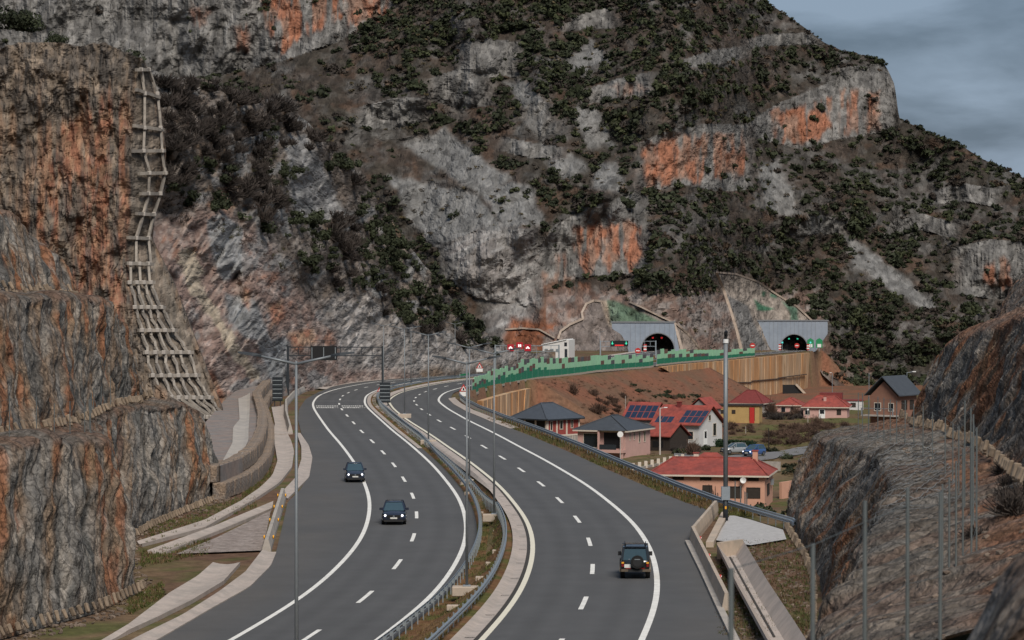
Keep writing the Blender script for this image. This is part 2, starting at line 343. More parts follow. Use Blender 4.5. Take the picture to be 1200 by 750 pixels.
solid(roadL, XL, -3.75, .30, YsL); solid(roadL, XL, 3.75, .30, YsL)
solid(roadR, XR, -3.75, .30, YsR, 'paint_cream'); solid(roadR, XR, 3.75, .32, YsR)
def dashes(road, f, y0, y1, ymax):
    Yf = np.arange(y0 - 80, ymax, .25); s = np.concatenate([[0], np.cumsum(np.hypot(np.diff(Yf), np.diff(f(Yf))))])
    s0 = np.interp(y1, Yf, s)
    for k in range(-5, 60):
        c = s0 + 18 * k; ya, yb = np.interp([c - 3, c + 3], s, Yf)
        if ya < y0 - 20 or yb > ymax - 5 or c - 3 < 0: continue
        ribbon('lane_dash', 'paint', np.linspace(ya, yb, 4), lambda Y: at_off(f, Y, -.13), lambda Y: at_off(f, Y, .13), zroad, .011, road)
dashes(roadL, XL, 100, 160, 860); dashes(roadR, XR, 90, 143.8, 1030)
# transverse bar and the two lines of small lettering on the left carriageway
ybar = 404.0
ribbon('cross_bar', 'paint_worn', [ybar, ybar + .45], lambda Y: at_off(XL, Y, -3.5), lambda Y: at_off(XL, Y, 3.5), zroad, .013, roadL)
rl = random.Random(3)
for lane in (-3.35, .25):
    for row, (yy, gap) in enumerate(((384.5, 0), (379.0, 1))):
        x = 0.0
        while x < 3.0:
            w = rl.choice((.16, .2, .26))
            if not (gap and (1.25 < x < 1.45 or 1.95 < x < 2.1)):
                ribbon('road_letter', 'paint_worn' if x > 2.3 and gap else 'paint', [yy, yy + 2.2], lambda Y, a=x: at_off(XL, Y, lane + a), lambda Y, a=x, b=w: at_off(XL, Y, lane + a + b), zroad, .013, roadL)
            x += w + .1
# ------------------------------------------------------------------ median, gutters
med = ribbon('median', 'terrain', np.concatenate([np.arange(90, 560, 1.0), np.arange(560, 872, 5)]), lambda Y: at_off(XL, Y, 4.55), lambda Y: at_off(XR, Y, -5.0), zroad, .03, n=9, camber=[-.02, .03, .06, .08, .09, .08, .06, .03, -.02])
tag(med, kind='structure')
_c = np.empty((len(med.data.vertices), 3), np.float32); med.data.vertices.foreach_get('co', _c.ravel())
_n = fbm(_c[:, 0] / 1.4, _c[:, 1] / 2.2, 0, 4, 5); _n2 = fbm(_c[:, 0] / .5, _c[:, 1] / .7, 0, 14, 3)
set_col(med.data, mixc(mixc((.14, .072, .036), (.17, .10, .05), sstep(-.2, .3, _n2)), (.085, .082, .026), sstep(-.12, .22, _n + .3 * _n2)))
def slabs(name, m, Ys, fa, fb, zf, dz, prof):
    """channel of concrete laid in lengths; returns its top-level object"""
    t = ribbon(name, m, Ys, fa, fb, zf, dz, n=len(prof), camber=prof); return tag(t, kind='structure')
gutR = slabs('gutter', 'gutter', np.arange(90, 620, 2.5), lambda Y: at_off(XR, Y, -5.05), lambda Y: at_off(XR, Y, -4.12), zroad, .03, [.16, .12, .0, -.01, .0])
gutL = slabs('gutter', 'gutter', np.arange(292, 470, 2.5), lambda Y: at_off(XL, Y, 4.1), lambda Y: at_off(XL, Y, 5.35), zroad, .03, [.0, -.01, .0, .1, .14])
for g_, f_, a_, b_, y0_, y1_, st in ((gutR, XR, -5.0, -4.15, 120, 400, 9.0),):
    for yy in np.arange(y0_, y1_, st):
        ribbon('gutter_joint', 'gutter_joint', [yy, yy + .12], lambda Y: at_off(f_, Y, a_), lambda Y: at_off(f_, Y, b_), zroad, .05, g_)
gj = ribbon('joint_strip', 'gutter_joint', np.arange(90, 480, 2.5), lambda Y: at_off(XR, Y, -4.12), lambda Y: at_off(XR, Y, -3.92), zroad, .014, roadR)
# ------------------------------------------------------------------ verge channels on the left, drawn from their edges
def strip(name, m, left, right, zf, prof=(.10, .0, -.04, .0, .10), dz=.06, n=30, kind='structure'):
    def res(p):
        w = np.array([US(x, y, zf) for x, y in p]); d = np.concatenate([[0], np.cumsum(np.hypot(*np.diff(w[:, :2], axis=0).T))]); s = np.linspace(0, d[-1], n)
        return np.stack([np.interp(s, d, w[:, i]) for i in range(3)], -1)
    A, B = res(left), res(right); t = np.linspace(0, 1, len(prof)); P = A[:, None] + (B - A)[:, None] * t[None, :, None]
    P[..., 2] += dz + np.asarray(prof)[None]
    V = np.concatenate([P.reshape(-1, 3), (P - [0, 0, .25]).reshape(-1, 3)]); k = len(prof); F = list(grid_faces(n, k)); N = n * k
    for i in range(n - 1):
        for c in (0, k - 1): a = i * k + c; F.append(np.array([a, a + k, a + k + N, a + N]))
    for r in (0, n - 1):
        for c in range(k - 1): a = r * k + c; F.append(np.array([a, a + 1, a + 1 + N, a + N]))
    mb = MB(); mb.v = [tuple(map(float, p)) for p in V]; mb.f = [tuple(map(int, q)) for q in F]
    return tag(mb.build(name, m), kind=kind)
strip('drain_channel', 'gutter', [(100,765),(150,735),(198,698),(231,678),(249,662)], [(115,770),(150,742),(183,727),(223.5,707),(261.5,684),(281,662)][1:], ZL)
strip('kerb_gutter', 'gutter', [(100,785),(160,751),(213,725),(256.5,697),(287,674),(307,648)], [(104,793),(186,750),(251,712),(292,689),(317,664),(323.5,648)], ZL, (.14, .12, .0, .0, .0))
strip('drain_channel', 'gutter', [(160,637),(239,612),(282,589),(305,573),(319,559),(325,542),(322,524),(320,510)], [(166,640),(239,621),(297,588),(327,568),(342,549),(344.5,530),(341,518),(337,510)], ZL)
strip('drain_channel', 'gutter', [(320,509.5),(322,498),(318,478)], [(343,508),(338,492),(332,475)], ZL)
strip('drain_channel', 'gutter', [(172,648),(250,619),(320,589.5)], [(195,649),(262,622),(318,598)], ZL)
strip('kerb_gutter', 'gutter', [(347,508),(353,525),(353,540),(346,562),(328,581)], [(352,508),(362,523),(366,537),(362,560),(337,585)], ZL, (.12, .10, .0, .0, .0))
for e in ([(206,650),(255,630),(317,599),(312,625),(306,646),(255,648)],):
    P = [US(x, y, ZL) for x, y in e]; mb = MB(); mb.add([(a, b, c + .04) for a, b, c in P], [tuple(range(len(P)))])
mat('gravel', (.30, .255, .23), .95, .5, 2.5, .05, 9, c2=(.22, .18, .16), stretch='world', detail=10)
mat('gravel_pale', (.40, .39, .385), .95, .2, 3, .03, 12, stretch='world', detail=10)
tag(mb.build('gravel_bed', 'gravel'), kind='structure')
P = [US(x, y, ZR) for x, y in [(838,634),(856,604),(880,610),(918,622),(922,633),(880,640)]]; mb = MB(); mb.add([(a, b, c + .05) for a, b, c in P], [tuple(range(len(P)))])
tag(mb.build('gravel_pad', 'gravel_pale'), kind='structure')
# ------------------------------------------------------------------ lofted rock cuts
def loft(stations, segs, du, sub_ext=None):
    """stations: list of rows of 3-D points (same length); returns dense grid P[u,v,3] and arc coordinates"""
    S = np.asarray(stations, float); nS, nL, _ = S.shape
    d = np.concatenate([[0], np.cumsum(np.hypot(*np.diff(S[:, 0, :2], axis=0).T))]); u = np.arange(0, d[-1], du)
    Cc = np.empty((len(u), nL, 3))
    for l in range(nL):
        for k in range(3):
            # monotone-ish: average of linear and smooth interpolation keeps corners believable
            lin = np.interp(u, d, S[:, l, k]); ker = np.hanning(int(5.0 / du) | 1); ker /= ker.sum()
            pad = len(ker) // 2; e = np.concatenate([np.full(pad, lin[0]), lin, np.full(pad, lin[-1])]); Cc[:, l, k] = np.convolve(e, ker, 'valid')
    rows = []; vv = []
    for l in range(nL - 1):
        n = segs[l]; t = np.linspace(0, 1, n, endpoint=(l == nL - 2))
        for q in t: rows.append(Cc[:, l] * (1 - q) + Cc[:, l + 1] * q); vv.append(l + q)
    return np.stack(rows, 1), u, np.array(vv)
def normals(P):
    a = np.gradient(P, axis=0); b = np.gradient(P, axis=1); n = np.cross(a, b); return n / (np.linalg.norm(n, axis=-1, keepdims=True) + 1e-9)
def rock_cut(name, stations, segs, du, seed, facing, amp=1.0, dip=.55, tint=None, vis=None, soil_v=None):
    P, u, v = loft(stations, segs, du)
    # round the crests
    ker = np.hanning(13); ker /= ker.sum()
    for k in range(3):
        E = np.pad(P[..., k], ((0, 0), (6, 6)), 'edge'); P[..., k] = np.apply_along_axis(lambda r: np.convolve(r, ker, 'valid'), 1, E)
    N = normals(P); s = np.sign((N * facing).sum(-1).mean()); N = N * s
    steep = sstep(.75, .35, np.abs(N[..., 2]))
    Uc = u[:, None] + 0 * P[..., 2]; Zc = P[..., 2]; Q = Uc + dip * Zc
    big = fbm(P[..., 0] / 7, P[..., 1] / 7, Zc / 7, seed, 3)
    strata = ridged(Q / 2.0, (Zc - .4 * Uc) / 9, 0, seed + 5, 2); blocks = fbm(Q / 1.5, Zc / 2.0, 0, seed + 9, 3, .6)
    # stepped blocks: quantised noise gives ledges and faces
    q = fbm(Q / 2.4, Zc / 4.5, 0, seed + 21, 3); step = (np.floor(q * 7) + sstep(.25, .75, q * 7 - np.floor(q * 7))) / 7
    disp = amp * (.70 * big + .17 * strata + .42 * blocks + .38 * step + .10 * ridged(Q / .9, Zc / 3.5, 0, seed + 4, 1) + .13 * fbm(Q / .7, Zc / .8, 0, seed + 3, 1)) * (.5 + .5 * steep)
    led = fbm(P[..., 0] / 9, P[..., 1] / 9, 0, seed + 81, 3) * 3 + P[..., 2] * .0 + (P[..., 1] * .55 + P[..., 0] * .2) ; led = led / 1.7; saw = led - np.floor(led)
    disp = disp + amp * .45 * (1 - steep) * (sstep(0, .85, saw) - sstep(.85, 1, saw)) * (.4 + .6 * sstep(-.2, .2, big))
    edge = sstep(0, .25, v)[None, :] ; disp = disp * edge
    P = P + N * disp[..., None]
    # colour: grey limestone, tan weathering, rust stains running down the joints
    n1 = fbm(Q / 1.9, Zc / 14, 0, seed + 40, 3, .65); n2 = fbm(Q / .75, Zc / 7, 0, seed + 50, 2, .65); n3 = fbm(P[..., 0] / 5, P[..., 1] / 5, Zc / 5, seed + 60, 4)
    n4 = fbm(Q / .8, Zc / 2.2, 0, seed + 70, 2, .65)
    grey = np.array((.150, .140, .128)); dark = np.array((.078, .076, .071)); tan = np.array((.185, .130, .088)); rust = np.array((.185, .068, .034)); pale = np.array((.25, .222, .19)); ochre = np.array((.21, .125, .065))
    C = mixc(grey, dark, sstep(-.05, .4, n2)); C = mixc(C, tan, .9 * sstep(-.22, .28, n1 + .3 * n4 + .2 * n3)); C = mixc(C, pale, .75 * sstep(.18, .5, n4 - .3 * n1))
    C = mixc(C, ochre, .6 * sstep(.12, .36, n3 * .8 + .5 * n1 + .2 * n2)); C = mixc(C, rust, .62 * sstep(.20, .38, n3 * .6 + n1 * .7 + .35 * n2 + .15 * n4)); C = mixc(C, dark * .7, .7 * sstep(.1, .5, -strata - .25 + .4 * n4) * steep)
    flat = 1 - steep; C = mixc(C, mixc((.125, .074, .05), (.105, .092, .08), sstep(-.2, .3, n3 + n4 * .5)) if soil_v is None else mixc(mixc((.125, .112, .098), (.085, .078, .07), sstep(-.2, .3, n4 + .4 * n3)), (.135, .07, .045), sstep(soil_v - .1, soil_v + .15, v)[None, :] * sstep(-.35, .1, n3 + n4 * .4)), .75 * flat)
    if tint is not None: C = tint(C, P)
    me = mesh_np(name, P, grid_faces(P.shape[0], P.shape[1]), False); set_col(me, np.clip(C, .01, .6))
    o = tag(obj(name, me, 'rock_near'), kind='structure'); return o, P, u, v
def st(*a): return [np.array(p, float) for p in a]
LZ = -18.7
left_st = [
 st((-33,118,LZ),(-36,119,-8.5),(-39,120,-8.5),(-41.5,121,-.8),(-44,122,-.6),(-47,123,9),(-70,127,12)),
 st((-26.6,141,LZ),(-29,142.5,-8.7),(-32,143,-9),(-34.3,144,-1),(-37,145,-.8),(-39.5,146,9),(-66,150,12)),
 st((-23.2,153,LZ),(-25.6,155,-9.0),(-29.3,158,-9.3),(-32,160,-1.1),(-34.5,161,-1),(-37,162,8.4),(-64,166,12)),
 st((-22.2,163,LZ),(-24.4,166,-10.0),(-29,172,-9.5),(-31,174,-1.2),(-34,176,-1),(-37,177,7.6),(-62,182,11)),
 st((-24.8,171.5,LZ),(-26.5,175,-10.4),(-29.2,184,-9.6),(-31,187,-1.3),(-34.5,189,-1.2),(-37.3,190,6.6),(-62,195,10)),
 st((-27.6,186,LZ),(-29.2,192,-10),(-30.2,197,-9.6),(-31.2,200,-1.4),(-34.8,202,-1.3),(-37.2,203,4.6),(-62,206,9)),
 st((-27.2,204,LZ),(-28.8,210,-9.7),(-30.6,214,-9.7),(-31.2,214,-2.0),(-34.4,216,-1.6),(-36.2,217,1.8),(-60,222,7)),
 st((-25.8,222,LZ),(-27.3,225,-10.3),(-30.8,226,-10),(-31.6,223,-4),(-35,224,-3),(-37.5,225,-1),(-60,232,4)),
 st((-24.8,233,LZ),(-26.6,235,-11.6),(-31,236,-11),(-33,236,-8),(-36,238,-7),(-39,240,-5),(-60,246,1)),
 st((-26.4,241,LZ),(-28.6,241,-12.3),(-32.5,242,-11.8),(-35.5,244,-10.6),(-38.5,246,-9.6),(-42,248,-8),(-62,256,-2)),
 st((-31.5,247,LZ),(-33,246.5,-12.8),(-36,247,-12.3),(-39,248,-11.4),(-42,250,-10.4),(-45,253,-9),(-64,264,-3)),
 st((-42,254,LZ),(-43,254,-13.2),(-45,254,-12.5),(-47,255,-12),(-49,257,-11),(-52,260,-9),(-68,272,-4)),
]
left_cut, LP, LU, LV = rock_cut('rock_cut', left_st, [62, 18, 56, 16, 62, 30], .19, 100, np.array((1, -.4, .3)), dip=-.5)
RZ = -17.5
right_st = [
 st((3,62,RZ),(7,64,-9.3),(14.5,62,-6.8),(17.5,61,.6),(20,60,.9),(23,59,8),(48,57,10)),
 st((6.2,80,RZ),(9.8,80,-9.4),(17,79,-7.2),(21,78,.4),(24,77,.7),(27,76,8),(52,74,10)),
 st((9,98,RZ),(13,99,-10.0),(19.4,98,-7.7),(23.6,97,.2),(27,96,.5),(30,95,8),(55,93,10)),
 st((12.5,118,RZ),(15.8,116,-10.2),(21.4,114,-8.2),(25.6,113,-.1),(29.5,112,.3),(32.5,111,7.4),(58,110,10)),
 st((15.2,135,RZ),(18.4,132,-9.9),(24,134,-8.8),(27.6,133,-.7),(31.5,132,0),(34.5,131,6.6),(60,130,10)),
 st((17.4,155,RZ),(20.6,152,-9.8),(26.2,152,-9.3),(29.6,151,-1.6),(33.5,151,-.5),(36.5,150,5.4),(62,150,9)),
 st((18.5,170,RZ),(22,170,-10.6),(28,172,-9.9),(31,171,-2.6),(34.6,171,-1.4),(37.5,171,4),(64,172,8)),
 st((19.3,188,RZ),(22.6,189,-11.3),(29.4,192,-10.4),(32.1,192,-3.8),(35.6,192,-2.6),(38.4,192,2),(66,194,6)),
 st((20.4,204,RZ),(23.2,206,-12.0),(30.6,208,-10.9),(33,209,-5.0),(36.4,210,-3.8),(38.8,210,-.5),(68,213,4)),
 st((23.5,218,RZ-.6),(26,219,-13.2),(31.8,219,-12.2),(34.2,219,-6.4),(37.6,219,-5),(40.2,219,-1.6),(70,224,2)),
 st((31,229,-21),(32,229,-15.5),(36,228,-14.5),(38,228,-10),(41,228,-9),(44,228,-6),(74,234,-2)),
 st((46,238,-24),(47,238,-19),(49,237,-18),(51,237,-14),(54,237,-13),(57,237,-10),(80,244,-6)),
]
right_cut, RP, RU, RV = rock_cut('rock_cut', right_st, [58, 40, 56, 16, 40, 24], .22, 300, np.array((-1, -.4, .3)), dip=.65, soil_v=1.5)
# near shoulder of the slope the camera looks past, and the berm carrying the nearest fence
near_st = [st((3.4,22,-9),(3.6,22.5,-4.2),(4.2,23,-3.3),(5.6,24,-2.2),(8.4,25,-1.6)),
           st((4.3,28,-9),(4.75,28.5,-4.1),(5.4,29,-2.95),(6.8,30,-1.8),(10.4,31,-1.2)),
           st((6.4,36,-10),(7.0,36,-4.8),(7.6,36.5,-3.2),(9.0,37,-2),(14,38,-1)),
           st((9,43,-11),(9.6,43,-5.5),(10.2,43,-3.6),(11.4,43,-2),(16,44,-.5))]
near_cut, NP_, NU_, NV_ = rock_cut('rock_shoulder', near_st, [36, 14, 14, 14], .1, 500, np.array((-1, -.4, .3)), amp=.35, dip=.6)
bx = np.linspace(-4, 12, 41); by = np.linspace(-12, 43, 90); BX, BY = np.meshgrid(bx, by, indexing='ij')
BZ = np.interp(BY, [-12, 2, 16, 27, 38, 43], [-1.6, -1.75, -3.6, -5.4, -5.75, -6.6]) + .12 * fbm(BX, BY, 0, 77, 4) - 3.0 * sstep(0.9, -3, BX - .04 * BY)
me = mesh_np('berm', np.stack([BX, BY, BZ], -1), grid_faces(41, 90), True); set_col(me, mixc((.14, .10, .07), (.09, .085, .04), sstep(-.2, .2, fbm(BX, BY, 0, 5, 4)))); tag(obj('berm', me, 'terrain'), kind='structure')

# ------------------------------------------------------------------ relief terrain measured column by column
class Relief:
    def __init__(s, pxs, ybase, dbase, ysil, tan, nv, jit=None, smooth=40):
        s.px = np.asarray(pxs, float); s.yb = ybase(s.px); s.ys = ysil(s.px) + (jit(s.px) if jit else 0); s.nv = nv
        t = np.linspace(0, 1, nv); s.PX = np.repeat(s.px[:, None], nv, 1); s.PY = s.yb[:, None] + (s.ys - s.yb)[:, None] * t[None]
        D0 = dbase(s.px); q_ = np.hanning(int(smooth / (s.px[1] - s.px[0])) | 1); q_ /= q_.sum(); h_ = len(q_) // 2; D0 = np.convolve(np.concatenate([2 * D0[0] - D0[h_:0:-1], D0, 2 * D0[-1] - D0[-2:-h_ - 2:-1]]), q_, 'valid'); z0 = -(s.yb - YH) / FPX * D0
        k = -(s.PY - YH) / FPX; T = tan(s.PX, s.PY) if callable(tan) else np.full(s.PX.shape, tan)
        D = np.empty(s.PX.shape); D[:, 0] = D0; z = z0.copy()
        for j in range(1, nv):
            tt = T[:, j]; D[:, j] = (tt * D[:, j-1] - z) / (tt - k[:, j]); z = k[:, j] * D[:, j]
        s.D = D
    def cliff(s, top, bot, fade=14, up=1.6, dn=1.1, k=.85, tan=.8):
        xs = [p[0] for p in top]; T = np.interp(s.px, xs, [p[1] for p in top]); B = np.interp(s.px, [p[0] for p in bot], [p[1] for p in bot])
        x0, x1 = max(xs[0], bot[0][0]), min(xs[-1], bot[-1][0]); m = sstep(x0 - fade, x0 + fade, s.px) * sstep(x1 + fade, x1 - fade, s.px)
        h = np.maximum(B - T, 4) * m; mpp = s.D.mean(1) / FPX; a = (h * mpp / tan / 2 * k)[:, None]; y = s.PY; T = T[:, None]; B = B[:, None]; hh = np.maximum(h, 2)[:, None]
        o = np.where(y > B, a * np.clip(1 - (y - B) / (dn * hh), 0, 1) ** 1.5, np.where(y < T, -a * np.clip(1 - (T - y) / (up * hh), 0, 1) ** 1.5, a * (2 * (y - T) / np.maximum(B - T, 1) - 1)))
        s.D = s.D + o; return ((y >= T) & (y <= B)) * m[:, None]
    def finish(s): s.V = np.stack([(s.PX - 600) / FPX * s.D, s.D, -(s.PY - YH) / FPX * s.D], -1)
    def at(s, px, py):
        i = np.clip((px - s.px[0]) / (s.px[1] - s.px[0]), 0, len(s.px) - 1.001); i0 = int(i); fi = i - i0; r = []
        for c in (i0, i0 + 1):
            v = np.clip((py - s.yb[c]) / (s.ys[c] - s.yb[c]), 0, 1) * (s.nv - 1.001); j = int(v); r.append(s.D[c, j] * (1 - (v - j)) + s.D[c, j + 1] * (v - j))
        return W(px, py, r[0] * (1 - fi) + r[1] * fi)
    def build(s, name, m, C, skirt=25):
        V = s.V; last = V[:, -1] * (1 + skirt / s.D[:, -1:]); last[:, 2] -= skirt * .9
        V = np.concatenate([V, last[:, None]], 1); C = np.concatenate([C, C[:, -1:]], 1)
        me = mesh_np(name, V, grid_faces(V.shape[0], V.shape[1]), False); set_col(me, np.clip(C, .008, .6)); return tag(obj(name, me, m), kind='structure')
def I(pts): return lambda x: np.interp(x, [p[0] for p in pts], [p[1] for p in pts])
# ---- the mountain behind the tunnels
cpx = np.arange(-80, 1290, 1.7)
MT = Relief(cpx, I([(-80,330),(440,400),(600,418),(690,420),(760,414),(800,414),(850,414),(900,412),(945,412),(965,440),(1010,480),(1300,520)]),
            I([(-80,980),(440,900),(560,880),(700,874),(760,868),(800,874),(835,910),(870,966),(905,1014),(945,1020),(1000,1010),(1300,1000)]),
            I([(-80,-70),(860,-70),(885,-14),(893,0),(912,12),(940,31),(965,50),(985,60),(1003,63),(1033,71),(1041,84),(1048,100),(1051,122),(1053,138),(1068,146),(1100,160),(1125,170),(1150,186),(1200,209),(1300,255)]), .82, 285)
PX, PY = MT.PX, MT.PY
GULLY = fbm(PX / 120, PY / 160, 0, 11, 3)
MT.D += 22 * GULLY * sstep(0, .25, (MT.yb[:, None] - PY) / 300) + 10 * ridged(PX / 70 + PY / 160, PY / 110, 0, 21, 3) * sstep(0, .3, (MT.yb[:, None] - PY) / 200)
# diagonal spurs running down to the right
MT.D += 8 * np.sin((PX * .62 + PY * .95) / 34.0 + 2.2 * GULLY) * sstep(10, 90, MT.yb[:, None] - PY) * sstep(470, 520, PX)
cm = np.zeros(PX.shape)
cl = [ ([(877,143),(910,122),(967,99),(987,80),(1033,74),(1052,86)], [(877,160),(910,168),(943,176),(977,164),(1030,156),(1052,145)], .9),
       ([(748,168),(775,156),(800,148),(840,145),(880,148)], [(748,228),(775,222),(800,216),(840,224),(880,222)], .9),
       ([(628,300),(650,262),(690,244),(740,226),(757,232)], [(628,338),(650,330),(690,324),(740,322),(757,318)], .6),
       ([(540,52),(575,46),(608,50)], [(540,82),(575,92),(608,90)], .8), ([(505,92),(540,80),(576,84)], [(505,118),(540,128),(576,124)], .8),
       ([(420,126),(460,116),(500,114)], [(420,150),(460,152),(500,142)], .7), ([(612,128),(630,118),(648,122)], [(612,142),(630,160),(648,158)], .8),
       ([(690,104),(725,92),(764,84)], [(690,122),(725,116),(764,112)], .7), ([(660,26),(690,14),(722,8)], [(660,38),(690,34),(722,34)], .7),
       ([(800,70),(830,60),(872,54)], [(800,80),(830,78),(872,68)], .6), ([(875,46),(905,40),(960,38)], [(875,58),(905,54),(960,52)], .6),
       ([(-80,-60),(200,-60),(330,-60),(460,-60)], [(-80,108),(200,94),(262,88),(330,72),(395,50),(460,10)], .9),
       ([(520,285),(560,270),(625,268)], [(520,330),(560,350),(625,360)], .5), ([(1090,225),(1130,215),(1170,222)], [(1090,240),(1130,236),(1170,244)], .5),
       ([(1040,262),(1080,250),(1120,262)], [(1040,276),(1080,270),(1120,280)], .5), ([(1120,290),(1160,280),(1215,285)], [(1120,345),(1160,350),(1215,345)], .8),
       ([(930,262),(960,252),(990,258)], [(930,278),(960,274),(990,276)], .5), ([(590,160),(625,168),(660,172)], [(590,178),(625,186),(660,186)], .5) ]
for t_, b_, k_ in cl: cm = np.maximum(cm, MT.cliff(t_, b_, k=k_ * .9, dn=1.0, up=2.0))
rough = ridged(PX / 9, PY / 26, 0, 31, 3); small = fbm(PX / 13, PY / 13, 0, 41, 3, .6); fine = fbm(PX / 6, PY / 7, 0, 43, 1)
scree_p = [[(335,160),(362,160),(402,245),(385,262),(340,240)], [(455,205),(560,228),(640,330),(600,400),(560,330),(480,262)], [(470,168),(520,150),(600,210),(565,230)], [(590,98),(612,92),(650,130),(622,135)],
           [(660,75),(690,45),(716,72),(680,88)], [(668,130),(700,126),(722,172),(690,172)], [(885,192),(912,190),(940,252),(900,250)], [(985,272),(1018,290),(1105,362),(1080,362),(1000,312)], [(690,220),(700,190),(720,190),(735,225)],
           [(560,215),(620,215),(640,262),(590,268)], [(640,190),(670,176),(690,196),(660,215)]]
sm = np.zeros(PX.shape)
wx = PX + 5 * fbm(PX / 15, PY / 15, 0, 51, 3) + 2 * fine; wy = PY + 5 * fbm(PX / 15, PY / 15, 0, 52, 3)
for p in scree_p: sm = np.maximum(sm, inpoly(wx, wy, p, 4))
sm = sm * (1 - cm)
outc = sstep(.02, .25, fbm(PX / 42, PY / 26, 0, 61, 4)) * (1 - sm)          # rock outcrops between the shrubs
MT.D += -(1.9 * rough * cm + (1.0 * small + 1.9 * np.maximum(ridged(PX / 22 + PY / 30, PY / 14, 0, 33, 3), -.1) * outc) * (1 - cm) * (1 - sm) + 1.3 * small * cm + .35 * fine * (1 - .7 * sm))
MT.D += 1.2 * vnoise(PX / 9, PY / 40, 0, 35) * cm
MT.finish()
# colours
g1 = fbm(PX / 30, PY / 30, 0, 71, 5, .6); g2 = fbm(PX / 7, PY / 18, 0, 72, 2, .6); g3 = fbm(PX / 10, PY / 10, 0, 73, 3, .65)
limestone = mixc((.108, .103, .098), (.175, .168, .158), sstep(-.3, .35, g3)); soilc = mixc((.085, .063, .049), (.062, .051, .039), sstep(-.25, .25, g1)); soilc = mixc(soilc, (.12, .070, .045), .7 * sstep(.1, .4, fbm(PX / 22, PY / 14, 0, 74, 4)))
C = mixc(soilc, limestone, np.clip(.12 + .50 * outc + .20 * sstep(.08, .3, g3), 0, 1))
C = mixc(C, mixc((.172, .168, .162), (.195, .19, .182), sstep(-.3, .3, g3)), sm)
cliffc = mixc(mixc((.135, .129, .122), (.215, .205, .192), sstep(-.3, .3, g2)), (.08, .077, .073), .4 * sstep(.12, .45, fbm(PX / 6, PY / 30, 0, 75, 2)))
C = mixc(C, cliffc, cm)
orange_p = [([(905,128),(935,122),(972,112),(974,150),(940,168),(908,164)], 1), ([(978,112),(1000,106),(1030,112),(1030,152),(985,160)], .9), ([(752,172),(790,160),(872,158),(876,205),(800,212),(756,222)], 1), ([(672,266),(705,262),(748,262),(752,300),(738,318),(705,312),(690,322),(674,300)], 1.15),
            ([(305,-20),(400,-20),(402,20),(345,48),(328,68),(312,20)], 1.1), ([(400,-30),(456,-30),(454,22),(410,34)], .9), ([(225,10),(245,10),(242,34),(230,34)], .6), ([(274,36),(290,30),(294,58),(280,60)], .8), ([(1150,312),(1182,302),(1186,334),(1160,344)], .9),
            ([(620,340),(640,322),(690,330),(700,360),(660,395),(615,392)], .75), ([(715,105),(745,98),(760,108),(735,116)], .5), ([(648,300),(662,296),(664,330),(652,336)], .5)]
om = np.zeros(PX.shape)
for p, k in orange_p: om = np.maximum(om, k * inpoly(PX + 3 * fine, PY + 9 * g2, p, 4))
om = om * sstep(-.22, .14, fbm(PX / 7, PY / 40, 0, 76, 3) + .17)
C = mixc(C, mixc((.35, .135, .07), (.30, .165, .11), sstep(-.2, .3, g2)), np.clip(om, 0, 1) * .78)
pit = inpoly(PX + 4 * fine, PY + 4 * g2, [(516,290),(560,270),(628,268),(634,330),(628,400),(575,395),(560,345)], 8)
C = mixc(C, mixc((.215, .195, .182), (.31, .295, .28), sstep(-.2, .3, fbm((PX * .5 + PY) / 5, (PX - PY * .5) / 30, 0, 77, 4))), pit * .9)
low = sstep(330, 350, PY) * (PX > 640) * sstep(975, 955, PX) ; C = mixc(C, mixc((.20, .135, .11), (.25, .215, .195), sstep(-.25, .25, g3)), low * .85)
bench = inpoly(PX + 3 * g3, PY, [(590,395),(600,372),(650,380),(655,412),(596,416)], 5); C = mixc(C, mixc((.25, .10, .055), (.26, .21, .185), sstep(-.1, .25, g1 + .5 * g3)), bench)
# treated slopes over the portals: shotcrete, netting
def patch(poly, c, k=.92, soft=1.5):
    global C
    C = mixc(C, np.asarray(c) * (1 + .18 * g3[..., None]), inpoly(PX + .8 * fine, PY + .8 * fine, poly, soft) * k)
patch([(655,412),(655,392),(684,374),(690,354),(712,352),(722,378),(736,392),(738,413)], (.185, .155, .14))
patch([(704,352),(716,353),(721,380),(714,383),(709,370)], (.36, .285, .22))
patch([(711,352),(726,354),(752,366),(778,379),(716,380)], (.10, .155, .105))
patch([(713,352),(722,353),(726,380),(718,380)], (.13, .165, .12), .6)
patch([(795,380),(812,395),(822,412),(797,412)], (.25, .20, .165))
patch([(838,320),(876,325),(914,347),(936,362),(954,378),(900,380),(902,412),(868,412),(858,370)], (.275, .235, .20))
patch([(850,345),(876,358),(884,380),(902,412),(872,412),(862,372)], (.17, .165, .16))
patch([(884,351),(893,357),(908,362),(900,364),(888,364)], (.035, .13, .075)); patch([(893,341),(897,342),(896,348),(893,347)], (.035, .13, .075)); patch([(902,343),(911,346),(910,350),(903,348)], (.06, .15, .10))
patch([(916,353),(934,361),(936,378),(926,378),(926,366)], (.09, .17, .12))
lowr = inpoly(PX, PY, [(950,400),(975,396),(1030,430),(1040,480),(945,470)], 12); C = mixc(C, mixc((.17, .105, .08), (.22, .18, .155), sstep(-.2, .3, g3)), lowr * .8)
keep_ = np.maximum(np.maximum(sm, cm), low)[..., None]; MT.build('mountain', 'terrain_far', C * (.62 + .23 * np.clip(keep_, 0, 1)))
MTmask = dict(cm=cm, sm=sm, om=om, pit=pit)

